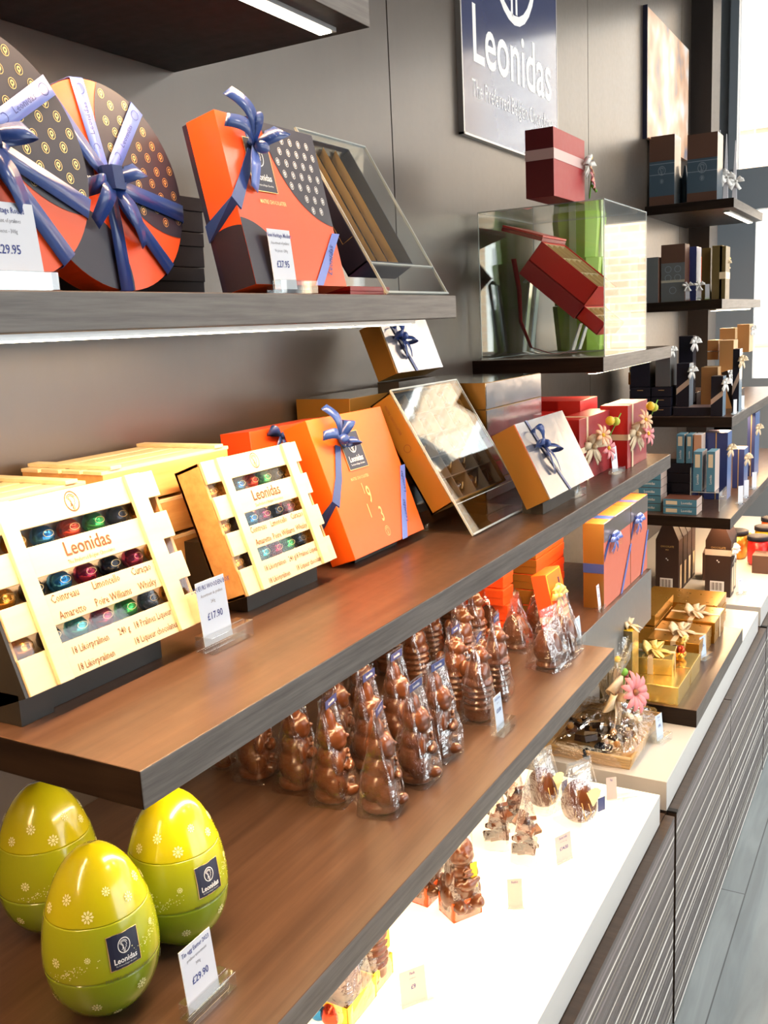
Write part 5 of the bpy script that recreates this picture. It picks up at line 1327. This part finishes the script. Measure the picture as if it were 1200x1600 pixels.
# bag of truffles between the gold boxes
tq = gA2['o']; t = thing('truffle_bag', 'small clear bag of foil truffles between the gold boxes', 'chocolate bag', (tq[0]+.03, tq[1]+.03, ZR+gA2['h']/M+.0005))
for k, m_ in enumerate((foils[0], foils[2], gold, choc, choc_d, foils[0])):
    mb = MB(m_); mb.ball((.012*(k % 3)+.006, .012*(k//3)+.006, .011+(.012 if k in (1, 4) else 0)), .0105, m_, 10); mb.build('truffle', t)
mb = MB(goldrib); bow(mb, (.018, .0, .045), .02, goldrib, loops=3, tails=2); mb.build('bow', t)
price_tag((1108, 1030), ZR, 'pale blue price card in a clear block beside the gold boxes on the riser', .024, .036, ('Gold', 'ballotin'), '£24', paper_b, .036, .018, .01, yaw=-.25)
price_tag((1123, 985), ZR, 'small clear block without a readable card at the far end of the riser', .012, .02, (), '', paper, .034, .02, .008, yaw=-.2)
# strip-wrapped gold packs lying at the foot of the plinth
for i in range(4):
    foil_box(('lowest', 'second', 'third', 'top')[i]+' flat gold foil pack in the pile behind the riser boxes', dict(o=(.615, 2.56+.01*(i % 2), ZL+.0005+i*.034), w=.2, t=.2, h=.028, tilt=0), gold, None, 'flat gold packs behind the riser', False)
for i in range(3):
    foil_box(('lower', 'middle', 'upper')[i]+' flat gold foil pack in the pile beyond the riser board', dict(o=(.5, 2.86, ZL+.0005+i*.031), w=.14, t=.2, h=.025, tilt=0), gold, None, 'flat gold packs beyond the riser', False)
for i, p in enumerate(((908, 1000), (922, 1006))):
    d_ = .5; y_ = on_d(p, d_)[1]
    t = thing('foil_truffle', ('left', 'right')[i]+' dark wrapped truffle on the white counter just past the low shelf end', 'chocolate', (.6-.02*i, 1.90+.03*i, ZL+.0005)); mb = MB(foils[6]); mb.ball((0, 0, .014), .014, foils[6], 12); mb.tube([(-.018, 0, .02), (-.024, 0, .03)], .003, foils[6], 6); mb.build('wrapper', t)

# ================================================================== FARTHEST COUNTER: milk-carton shaped boxes
def milk(label, g, ribbon=False, print_=True, group='dark brown carton-shaped boxes'):
    t = thing('chocolate_carton', label, 'carton', g['o'], group)
    W_, T_, H_ = g['w'], g['t'], g['h']; hb = H_*.78
    pts = [(0, 0), (T_, 0), (T_, hb), (T_*.72, H_), (T_*.28, H_), (0, hb)]
    mb = MB(brown); mb.prism(pts, 0, W_, brown, 'x'); mb.build('carton_body', t, bevel=.0008)
    e_ = END(.0006); mb = MB(white_ink, gold_ink)
    mb.text('CHOCOLATE', T_*.12, e_, gold_ink, 1, .005, -T_*.5, hb*.88, .8); mb.text('MILK', T_*.08, e_, gold_ink, 1, .005, -T_*.5, hb*.82, .8)
    if print_:
        mb.add([e_(-T_*.8, H_*.06), e_(-T_*.25, H_*.06), e_(-T_*.25, H_*.22), e_(-T_*.8, H_*.22)], [(0, 1, 2, 3)], white_ink)
        e3 = END(.001)
        for k in range(10): x = -T_*.76+k*T_*.048; mb.line(e3, [(x, H_*.09), (x, H_*.2)], T_*(.012+.01*(k % 3)), brown)
        mb.ring(e_, -T_*.5, H_*.03, T_*.04, T_*.03, white_ink, 10)
    for a in (-.03, .03): mb.ring(e_, -T_*(.5+a), H_*.5+T_*a, T_*.02, T_*.02, white_ink, 8)
    mb.build('printed_lettering', t)
    mb = MB(white_ink); f = FR(.0006); mb.add([f(W_*.3, H_*.05), f(W_*.75, H_*.05), f(W_*.75, H_*.4), f(W_*.3, H_*.4)], [(0, 1, 2, 3)], mat('cream_window', (.75, .6, .4), .4)); mb.build('front_label', t)
    if ribbon:
        mb = MB(white_rib); z = H_*.62; mb.box(-.0008, W_+.0008, -.0008, T_+.0008, z-.009, z+.009, mat('cream_band', (.55, .45, .38), .4)); mb.build('ribbon_band', t)
        mb = MB(white_rib); bow(mb, (W_*.4, -.005, z), .035, white_rib, loops=4, tails=3, w=.5); mb.build('bow', t)
    return t
g = gb(ZL, (1141, 934), 1101, 1152, 822); g['w'] = .06; g['h'] = min(g['h'], (Z3-ZL-TH)*M-.004)
milk('dark brown carton-shaped box with cream ribbon and barcode on the far counter', g, True)
g_ = dict(g); g_['o'] = (g['o'][0]+.005, g['o'][1]+g['w']/M+.004, ZL); milk('brown carton-shaped box directly behind the ribboned one on the far counter', g_, False)
dl = .66; gm_ = gb(ZL, (1044, 925), 1015, 1050, 815, dl); gm_['h'] = g['h']*.97; gm_['t'] = .07; gm_['w'] = .055
yy = max(gm_['o'][1], 3.10)
for i in range(4):
    g2_ = dict(gm_); g2_['o'] = (.70, 3.26+i*.072, ZL+.0003); milk('dark brown carton-shaped box in the row by the wall, '+('nearest', 'second', 'third', 'farthest')[i]+' of the row', g2_, False, i == 0, 'row of brown carton boxes by the wall')
carton('brown_box', 'mid brown card box leaning behind the ribboned carton on the far counter', 'gift box', dict(o=(.58, 3.47, ZL+.0005), w=.09, t=.07, h=.09, tilt=0), brown_m, brown_m, brown_m, None, 0, .1)
carton('brown_box', 'small dark brown box beneath the bows at the right of the far counter', 'gift box', dict(o=(.455, 3.62, ZL+.0005), w=.07, t=.05, h=.06, tilt=0), brown_m, brown_m, brown_m, None, 0)
price_tag((1163, 930), ZL, 'white price card standing on the far counter by the ribboned carton', .016, .034, ('Carton',), '', paper, .026, .016, .006, yaw=-.5)
# bright hampers at the right edge
for i, (d_, y_, m_, l_) in enumerate(((.47, 3.72, red, 'red sweet hamper with a dark lid'), (.47, 3.9, yel_card, 'yellow sweet hamper'), (.47, 4.08, orange, 'orange sweet hamper'), (.56, 3.8, gold, 'golden hamper'))):
    t = thing('sweet_jar', l_+' at the far right of the counter', 'jar', (d_, y_, ZL+.0005), 'bright hampers at the far right')
    mb = MB(m_); mb.lathe([(.028, 0), (.034, .01), (.036, .05), (.034, .085)], 20, m_, (.035, .035, 0)); mb.build('body', t)
    mb = MB(navy2); mb.lathe([(.037, .086), (.037, .098), (.033, .1)], 20, navy2, (.035, .035, 0)); mb.build('lid', t)
    mb = MB(white_rib); bow(mb, (.03, -.004, .07), .03, (white_rib, goldrib)[i % 2], loops=4, tails=2, w=.5); mb.build('bow', t)

# ================================================================== FAR SHELVES
def far_box(name, label, g, front, end, top, group=None, bowm=None, ribz=None, ribm=cream_rib, lid=0, tilt=0, bx_=.5, bz=.6, bs=.03, yaw=0, logo_=False):
    t = carton(name, label, 'gift box', g, front, end, top, group, lid, yaw)
    if ribz: 
        mb = MB(ribm); band(mb, g, ribm, z=g['h']*ribz, w=g['h']*.13); mb.build('ribbon_band', t)
    if bowm:
        mb = MB(bowm); bow(mb, (g['w']*bx_, -.006, g['h']*bz), bs*.68, bowm, loops=4, tails=3, w=.5, n=(-.4, -1, 0)); mb.build('bow', t)
    return t
# highest far shelf
zF = ZT+TH
for i, (c, xl, xr, yt, l_) in enumerate((((1054, 314), 1008, 1064, 209, 'nearer the poster'), ((1121, 312), 1074, 1132, 205, 'nearer the window'))):
    g = gb(zF, c, xl, xr, yt); g['o'] = (max(g['o'][0], .67) if i else .86, 4.0, zF); 
    d0 = on_y((c[0], 250), 4.0)[0]; d1 = on_y((xl, 250), 4.0)[0]; g = dict(o=(d0, 4.0, zF), w=.1, t=(d1-d0)*M, h=(on_y((c[0], yt), 4.0)[2]-zF)*M, tilt=0)
    g['t'] = min(g['t'], (.99-d0)*M)
    t = carton('brown_lidded_box', 'brown and blue-grey gift box on the highest far shelf, the one '+l_, 'gift box', g, mat('slate_blue_card', (.05, .085, .12), .3, coat=.4), MATS['slate_blue_card'], brown_m, 'brown topped boxes on the highest far shelf', 0)
    mb = MB(brown_m, white_ink); T_, H_ = g['t'], g['h']; e_ = END(.0006)
    mb.box(-.001, 0, 0, T_, H_*.64, H_, brown_m); mb.build('brown_band', t)
    mb = MB(brown_m); mb.box(-.001, 0, 0, T_, 0, H_*.14, brown_m); mb.build('brown_band', t)
    mb = MB(mat('pale_print', (.25, .3, .36), .4)); mb.line(e_, [(-T_, H_*.6), (0, H_*.6)], .002, MATS['pale_print']); mb.line(e_, [(-T_, H_*.45), (0, H_*.45)], .002, MATS['pale_print']); emblem(mb, e_, -T_*.5, H_*.5, T_*.14, MATS['pale_print']); emblem(mb, e_, -T_*.5, H_*.35, T_*.07, MATS['pale_print'], False); mb.build('printed_crest', t)
def spire(label, d, y, z, h, w=.02, m_=paper, shelfname=''):
    t = thing('folded_card', label, 'card', (d, y, z+.0004), 'white pointed cards with bows'); mb = MB(m_)
    mb.prism([(0, 0), (w, 0), (w*.55, h), (w*.45, h)], 0, .004, m_, 'x'); mb.build('card', t)
    mb = MB(white_rib); bow(mb, (-.003, w*.3, h*.4), .03, white_rib, n=(-1, -.6, 0), up=(0, 0, 1), loops=4, tails=3, w=.5); mb.build('bow', t)
for i, (x_, yt) in enumerate(((1128, 203), (1138, 209), (1152, 219))):
    q = on_z((x_, 322), zF); y_ = 4.13+.14*i; d_ = on_y((x_, 300), y_)[0]; d_ = max(d_, .668)
    spire('white pointed card with a satin bow on the highest far shelf, '+('first', 'second', 'third')[i]+' from the left', d_, y_, zF, (on_y((x_, yt), y_)[2]-zF)*M)
for i, x_ in enumerate((1060, 1070)):
    d_ = on_y((x_, 300), 4.12)[0]
    t = thing('wrapped_bottle', ('left', 'right')[i]+' slim cellophane-wrapped pack between the two brown boxes on the highest far shelf', 'chocolate pack', (d_, 4.12, zF+.0004)); mb = MB(steel); mb.lathe([(.011, 0), (.013, .003), (.013, .09), (.006, .12), (.004, .14)], 14, MATS['slate_blue_card']); mb.build('body', t)
# second far shelf
g = dict(o=(.90, 3.78, Z1), w=.06, t=.07, h=.15, tilt=0); far_box('brown_lidded_box', 'slim brown and grey box nearest the wall on the second far shelf', g, brown_m, mat('grey_print_card', (.12, .13, .14), .35, coat=.3), brown_m)
q = on_y((1070, 430), 3.80)[0]; q1 = on_y((1033, 430), 3.80)[0]; hh_ = (on_y((1050, 382), 3.8)[2]-Z1)*M
g = dict(o=(q, 3.80, Z1), w=.07, t=(q1-q)*M, h=hh_, tilt=0); t = far_box('brown_lidded_box', 'brown topped box with grey printed front on the second far shelf', g, brown_m, MATS['grey_print_card'], brown_m)
mb = MB(brown_m); mb.box(-.001, 0, 0, g['t'], hh_*.68, hh_, brown_m); mb.build('brown_band', t)
mb = MB(MATS['pale_print']); e_ = END(.0008)
for a in (.3, .7):
    for b_ in (.42, .57): mb.ring(e_, -g['t']*a, hh_*b_, g['t']*.13, .0015, MATS['pale_print'], 14)
mb.ring(e_, -g['t']*.5, hh_*.2, g['t']*.14, .0015, MATS['pale_print'], 14); mb.line(e_, [(-g['t'], hh_*.36), (0, hh_*.36)], .008, mat('beige_stripe', (.45, .42, .33), .5)); mb.build('printed_crest', t)
for i, (xa_, xb_, yt, m_, l_) in enumerate(((1077, 1088, 385, navy_m, 'slim navy box'), (1096, 1110, 387, mat('antique_gold_card', (.2, .13, .04), .4, .3), 'slim antique gold box'), (1112, 1128, 383, olive, 'olive gold box'), (1129, 1145, 383, olive, 'olive gold box with pale ribbon'))):
    y_ = 3.9 if i < 2 else 3.86; q = on_y((xb_, 430), y_)[0]; q1 = on_y((xa_, 430), y_)[0]; q = max(q, .667)
    g = dict(o=(q, y_, Z1), w=.08, t=max(.02, (q1-q)*M), h=(on_y((xb_, yt), y_)[2]-Z1)*M, tilt=0)
    far_box('slim_gift_box', l_+' on the second far shelf, '+('left of', 'right after', 'beside', 'well past')[i]+' the tag holders', g, m_, m_, yel_card if i > 1 else m_, None, None, .45 if i == 3 else None)
for i in range(4):
    x_ = 1082+i*17; y_ = 4.15+.1*i; q = max(.70, on_y((x_, 400), y_)[0])
    g = dict(o=(q, y_, Z1), w=.06, t=.04, h=.15+.012*(i % 2), tilt=0); far_box('small_gift_box', ('first', 'second', 'third', 'fourth')[i]+' upright orange and gold box in the back row of the second far shelf', g, tan, orange, yel_card, 'orange topped boxes in the back row', goldrib, bz=.97, bs=.02)
t = thing('folded_card', 'tall white folded card with ribbon at the right end of the second far shelf', 'card', (.672, 3.93, Z1+.0004)); mb = MB(paper); mb.prism([(0, 0), (.06, 0), (.012, .13)], 0, .003, paper, 'x'); mb.prism([(.0, 0), (.03, 0), (.012, .13)], .02, .023, paper, 'x'); mb.build('card', t)
mb = MB(white_rib); bow(mb, (0, .012, .12), .025, cream_rib, n=(-1, -.6, 0), loops=4, tails=4); mb.build('bow', t)
for i, x_ in enumerate((1077, 1095, 1108)):
    y_ = 3.79; q = max(.668, on_y((x_, 460), y_)[0])
    t = thing('price_tag', ('left', 'middle', 'right')[i]+' small card with a white bow at the near edge of the second far shelf', 'price tag', (q, y_, Z1+.0004), 'clear tag holders on the second far shelf'); mb = MB(acr_b); mb.box(0, .02, 0, .014, 0, .008); mb.build('acrylic_block', t)
    mb = MB(paper); mb.box(.008, .0086, 0, .014, .002, .05, paper, Matrix.Rotation(-.1, 4, 'Y')); mb.build('price_card', t)
    if i < 2: mb = MB(white_rib); bow(mb, (0, .005, .05), .018, white_rib, n=(-1, -.3, 0), loops=4, tails=2); mb.build('bow', t)
# third far shelf: dark boxes
zq = Z2
def px_box(zs, y, xr, xl, ytop, w, d_min=.556):
    d0 = max(d_min, on_y((xr, 600), y)[0]); d1 = on_y((xl, 600), y)[0]; z = on_y(((xr+xl)/2, ytop), y)[2]
    return dict(o=(d0, y, zs), w=w, t=max(.02, min(d1, .99)*M-d0*M), h=max(.02, (z-zs)*M), tilt=0)
y_ = 3.385
for col_, (xl, xr) in enumerate(((984, 1015), (1017, 1048))):
    for r_ in range(3):
        g = px_box(Z2, y_, xr, xl, 592, .1); hh_ = .028
        g['h'] = hh_; g['o'] = (g['o'][0], y_+.004*r_, Z2+.0005+r_*(hh_+.002)/M)
        t = carton('flat_black_box', 'flat black box, '+('bottom', 'middle', 'top')[r_]+' of the '+('left', 'right')[col_]+' stack on the third far shelf', 'gift box', g, navy2, navy2, navy2, 'flat black boxes on the third far shelf', 0)
        mb = MB(gold_ink); mb.line(END(.0006), [(-g['t']*.65, hh_*.7), (-g['t']*.35, hh_*.7)], .0015, gold_ink); mb.build('gold_line', t)
base3 = Z2+3*(.030)/M
g = px_box(base3, y_+.02, 1047, 1024, 545, .09); far_box('clear_fronted_box', 'grey clear-fronted box with a white bow on top of the flat black stacks', g, steel, mat('smoky_grey_card', (.09, .1, .11), .3, coat=.5), steel, None, white_rib, bz=.95, bx_=0, bs=.03)
g = px_box(base3, y_+.02, 1015, 985, 545, .09); far_box('black_gift_box', 'black box on top of the left flat black stack', g, navy2, navy2, navy2)
g = px_box(Z2, 3.40, 1124-12, 1052, 636, .1); g['h'] = .026; far_box('flat_black_box', 'long flat black box lying at the near edge between the two tall ribboned boxes', g, navy2, navy2, mat('mauve_lid', (.3, .2, .2), .4))
zq = Z2+.0275/M
def rib_box(label, g, bm=white_rib):
    t = far_box('ribboned_black_box', label, g, mat('frosted_front', (.3, .4, .5), .2, coat=.6), navy2, navy2, 'tall black boxes with tan ribbons', bm, bx_=.15, bz=.82, bs=.035)
    mb = MB(tan); e_ = END(.0008); T_, H_ = g['t'], g['h']; mb.add([e_(-T_, H_*.28), e_(0, H_*.52), e_(0, H_*.66), e_(-T_, H_*.42)], [(0, 1, 2, 3)], mat('tan_ribbon', (.5, .36, .28), .45)); mb.build('diagonal_ribbon', t); return t
rib_box('tall black box with diagonal tan ribbon standing on the flat black box', px_box(zq, 3.41, 1077, 1057, 568, .06))
rib_box('black box with diagonal tan ribbon at the near corner of the third far shelf', px_box(Z2, 3.385, 1130, 1111, 588, .05))
g = px_box(zq, 3.55, 1082, 1060, 525, .05); far_box('black_gift_box', 'upper black box with silvery bow behind the ribboned one', g, navy2, navy2, navy2, None, white_rib, bz=.9, bx_=0, bs=.04)
# tan boxes behind
for i, (xl, xr, yt, yb, y_) in enumerate(((1104, 1122, 531, 548, 3.72), (1104, 1122, 549, 562, 3.70), (1123, 1148, 512, 530, 3.80), (1123, 1146, 531, 570, 3.66), (1150, 1170, 506, 550, 3.85), (1095, 1122, 573, 590, 3.6))):
    z0 = on_y((xr, yb), y_)[2]; d0 = max(.556, on_y((xr, 560), y_)[0]); d1 = on_y((xl, 560), y_)[0]; h_ = (on_y((xr, yt), y_)[2]-z0)*M
    if i in (3, 5): h_ += (z0-Z2)*M; z0 = Z2
    g = dict(o=(d0, y_, z0), w=.08, t=(d1-d0)*M-.002, h=h_-.001, tilt=0)
    far_box('tan_gift_box', 'tan card box on the third far shelf, '+('upper left', 'lower left', 'upper middle', 'large middle', 'tall right', 'long low')[i]+' of the tan group', g, mat('tan_card2', (.62, .4, .2), .5), tan, mat('tan_card2', (.62, .4, .2), .5), 'tan boxes on the third far shelf', white_rib if i in (3, 4) else None, bz=.8, bs=.03)
# supports for the upper tan boxes
for i, (y_, dd, l_) in enumerate(((3.70, .735, 'left'), (3.80, .69, 'middle'), (3.85, .60, 'right'))):
    carton('brown_box', 'dark brown box beneath the '+l_+' upper tan box on the third far shelf', 'gift box', dict(o=(dd, y_+.0, Z2), w=.07, t=.05, h=.05, tilt=0), brown, brown, brown, 'dark boxes under the tan ones', 0)
g = px_box(Z2, 3.50, 1165, 1149, 545, .05, .552); rib_box('dark brown box with pale bow near the right end of the third far shelf', g, cream_rib)
g = dict(o=(.558, 3.56, Z2+.004), w=.04, t=.02, h=.13, tilt=.3); far_box('leaning_box', 'dark leaning box with a silver front at the right end of the third far shelf', g, silver, brown, brown, None, white_rib, bz=.9, bs=.025)
for i in range(6):
    g = dict(o=(.86, 3.6+.0*i, Z2+.0005+i*.034/M), w=.12, t=.09, h=.032, tilt=0); carton('brown_box', ('lowest', 'second', 'third', 'fourth', 'fifth', 'top')[i]+' flat brown box of the stack at the wall on the third far shelf', 'gift box', g, tan if i > 3 else brown, tan if i > 3 else brown, tan, 'flat brown boxes at the wall', 0)
t = thing('bow_topped_box', 'low golden tray of bows at the back of the third far shelf', 'gift box', (.80, 3.53, base3)); mb = MB(gold_side); mb.box(0, .1, 0, .13, 0, .04); mb.build('box_body', t)
for k in range(4): mb = MB(goldrib); bow(mb, (.0, .015+.03*k, .05), .022, goldrib, n=(-1, -.3, .3), loops=4, tails=3, w=.5); mb.build('bow', t)
for i, (d_, y_) in enumerate(((.556, 3.44), (.556, 3.6))):
    t = thing('price_tag', ('near', 'far')[i]+' narrow white price card at the front edge of the third far shelf', 'price tag', (d_, y_, Z2+.0004), 'narrow cards on the third far shelf', 0, -.6); mb = MB(acr_b); mb.box(0, .02, 0, .014, 0, .008); mb.build('acrylic_block', t); mb = MB(paper); mb.box(.002, .016, .006, .0066, .002, .045, paper); mb.build('price_card', t)
# fourth far shelf: blue boxes
def blue_book(label, g, flat=False, group='blue book-shaped chocolate boxes', tops=2):
    t = thing('blue_book_box', label, 'chocolate box', g['o'], group); W_, T_, H_ = g['w'], g['t'], g['h']
    mb = MB(); mb.boxm(0, W_, 0, T_, 0, H_, mat('wafer_photo', (.55, .42, .36), .4), blue_box, blue_pale if not flat else mat('choc_photo', (.14, .05, .03), .4), blue_box); mb.build('box_body', t, bevel=.0005)
    mb = MB(white_ink); e_ = END(.0006); cream_ = mat('beige_patch', (.6, .55, .42), .5)
    if flat:
        mb.add([e_(-T_*.92, H_*.25), e_(-T_*.58, H_*.25), e_(-T_*.58, H_*.75), e_(-T_*.92, H_*.75)], [(0, 1, 2, 3)], cream_); mb.text('Leonidas', H_*.5, e_, white_ink, 1, 0, -T_*.3, H_*.5, .8)
        mb.text('', .01, e_, white_ink)
    else:
        mb.add([e_(-T_*.8, H_*.6), e_(-T_*.25, H_*.6), e_(-T_*.25, H_*.93), e_(-T_*.8, H_*.93)], [(0, 1, 2, 3)], cream_)
        mb.text('Leonidas', T_*.42, lambda u, v: e_(-T_*.5-v, H_*.3+u), white_ink, 1, 0, 0, 0, .8)
    mb.build('printed_label', t); return t
y_ = 3.09
d0 = on_y((1088, 830), y_)[0]; d1 = on_y((1036, 830), y_)[0]
for i in range(2):
    blue_book(('lower', 'upper')[i]+' flat blue box of the pair at the fourth far shelf near edge', dict(o=(d0, y_, Z3+.0005+i*.0225/M), w=.075, t=(d1-d0)*M, h=.0215, tilt=0), True)
d0 = on_y((1032, 830), y_+.03)[0]
for i in range(5):
    blue_book(('bottom', 'second', 'third', 'fourth', 'top')[i]+' blue box of the flat stack against the wall on the fourth far shelf', dict(o=(d0, y_+.03+.003*(i % 2), Z3+.0005+i*.0235/M), w=.075, t=.11, h=.0225, tilt=0), True, 'stack of flat blue boxes by the wall')
# clear riser
yr = 3.17; dr0 = on_y((1124, 800), yr)[0]; dr1 = on_y((1078, 800), yr)[0]; dr0 = max(dr0, .515)
zr = on_y((1124, 770), yr)[2]; hr = (zr-Z3)*M
t = thing('acrylic_riser', 'clear acrylic riser carrying the upright blue boxes on the fourth far shelf', 'display stand', (dr0, yr, Z3+.0005))
DT = (dr1-dr0)*M; mb = MB(acr); mb.box(0, .12, 0, .002, 0, hr, acr); mb.box(0, .12, DT-.002, DT, 0, hr+.07, acr); mb.box(0, .12, 0, DT, hr-.002, hr, acr); mb.build('clear_panels', t)
mb = MB(acr_e); mb.box(-.001, 0, 0, .002, 0, hr); mb.box(-.001, 0, 0, DT, hr-.002, hr); mb.box(-.001, 0, DT-.002, DT, 0, hr+.07); mb.build('polished_edge', t)
for i in range(2):
    xl, xr = ((1083, 1097), (1104, 1117))[i]; a = on_y((xr, 740), yr+.01)[0]; b_ = on_y((xl, 740), yr+.01)[0]
    blue_book(('left', 'right')[i]+' upright blue box of the pair on the clear riser', dict(o=(a, yr+.01, zr+.001), w=.07, t=(b_-a)*M, h=(on_y((xr, 707), yr)[2]-zr)*M, tilt=0), False, 'upright blue boxes on the clear riser')
# navy boxes under/behind, and upright trio
y_ = 3.30
for i in range(4):
    a = on_y((1080, 740), y_)[0]; carton('flat_navy_box', ('bottom', 'second', 'third', 'top')[i]+' dark navy box of the stack behind the clear riser', 'gift box', dict(o=(a, y_, Z3+.0005+i*.03/M), w=.1, t=.09, h=.0285, tilt=0), navy2, navy2, navy2, 'dark navy boxes behind the riser', 0)
zn = Z3+.1205/M
for i, (xl, xr) in enumerate(((1057, 1069), (1072, 1082), (1084, 1096))):
    a = on_y((xr, 700), y_)[0]; b_ = on_y((xl, 700), y_)[0]; yt = on_y((xr, 671), y_)[2]; zb_ = on_y((xr, 716), y_)[2]
    g = dict(o=(a, y_, zn+.0003), w=.06, t=(b_-a)*M, h=min((yt-zb_)*M, (Z2-TH-zn)*M-.004), tilt=0)
    if i < 2: blue_book(('left', 'right')[i]+' upright blue box standing on the navy stack behind the riser', g, False, 'upright blue boxes on the navy stack')
    else: far_box('picture_box', 'upright box with a chocolate photo beside the two upright blue boxes', g, mat('wafer_photo', (.55, .42, .36), .4), mat('picture_print', (.6, .32, .2), .4), paper)
for i in range(5):
    carton('flat_navy_box', ('bottom', 'second', 'third', 'fourth', 'top')[i]+' dark navy box of the wall-side stack on the fourth far shelf', 'gift box', dict(o=(.84, 3.25, Z3+.0005+i*.043/M), w=.1, t=.12, h=.041, tilt=0), navy2, navy2, navy2, 'dark navy boxes by the wall on the fourth far shelf', 0)
def nv(label, y_, xl, xr, yt, w, bowx=None, dm=.51):
    a = max(dm, on_y((xr, 750), y_)[0]); b_ = on_y((xl, 750), y_)[0]; g = dict(o=(a, y_, Z3), w=w, t=max(.02, (b_-a)*M), h=min((on_y((xr, yt), y_)[2]-Z3)*M, (Z2-TH-Z3)*M-.005), tilt=0)
    t = far_box('navy_ribboned_box', label, g, mat('royal_front', (.1, .18, .42), .3, coat=.4), navy_m, mat('mauve_top', (.25, .22, .33), .35, coat=.3), 'navy boxes with cream ribbons on the fourth far shelf', cream_rib, bx_=.3, bz=.75, bs=.035)
    mb = MB(gold_ink); e_ = END(.0006); mb.line(e_, [(-g['t']*.5, 0), (-g['t']*.5, g['h'])], .003, gold_ink); mb.build('gold_line', t)
nv('large navy box with cream bow behind the clear riser', 3.38, 1100, 1136, 676, .07)
nv('second navy box left of the large bowed one', 3.42, 1085, 1100, 684, .07)
nv('navy box with tan ribbon right of the large bowed one', 3.62, 1144, 1162, 702, .08)
nv('high navy box at the right edge, below the third far shelf', 3.9, 1166, 1178, 640, .1)
for i, y_ in enumerate((3.30, 3.42, 3.6)):
    t = thing('price_tag', ('near', 'middle', 'far')[i]+' white price card at the front edge of the fourth far shelf', 'price tag', (.512, y_, Z3+.0004), 'white cards on the fourth far shelf', 0, -.7); mb = MB(acr_b); mb.box(0, .024, 0, .016, 0, .008); mb.build('acrylic_block', t); mb = MB(paper); mb.box(.002, .02, .007, .0076, .002, .055, paper); mb.build('price_card', t)

# ================================================================== finer grouping: prints and bows belong to the part they sit on
def _plain(o): return o.matrix_basis == Matrix.Identity(4)
for root in [o for o in COL.objects if o.type == 'EMPTY' and o.parent is None]:
    ch = {}
    for c in root.children: ch.setdefault(c.name.split('.')[0], []).append(c)
    def under(kids, hosts):
        for k in kids:
            for h in hosts:
                if k in ch and h in ch and _plain(ch[h][0]):
                    for c in ch[k]:
                        if _plain(c): c.parent = ch[h][0]
                    break
    under(('bow',), ('ribbon_band',))
    under(('printed_label', 'gold_print', 'printed_crest', 'brown_band', 'bronze_panel', 'small_print', 'daisy_print', 'gold_line', 'print', 'front_label'), ('tin_body', 'lid', 'box_body', 'carton_body', 'box_base', 'card_base', 'wrapped_body'))
    under(('light_diffuser',), ('light_profile',))
    under(('handle_notch',), ('drawer',))
    under(('crest', 'lettering', 'tagline', 'edge_trim'), ('panel',))
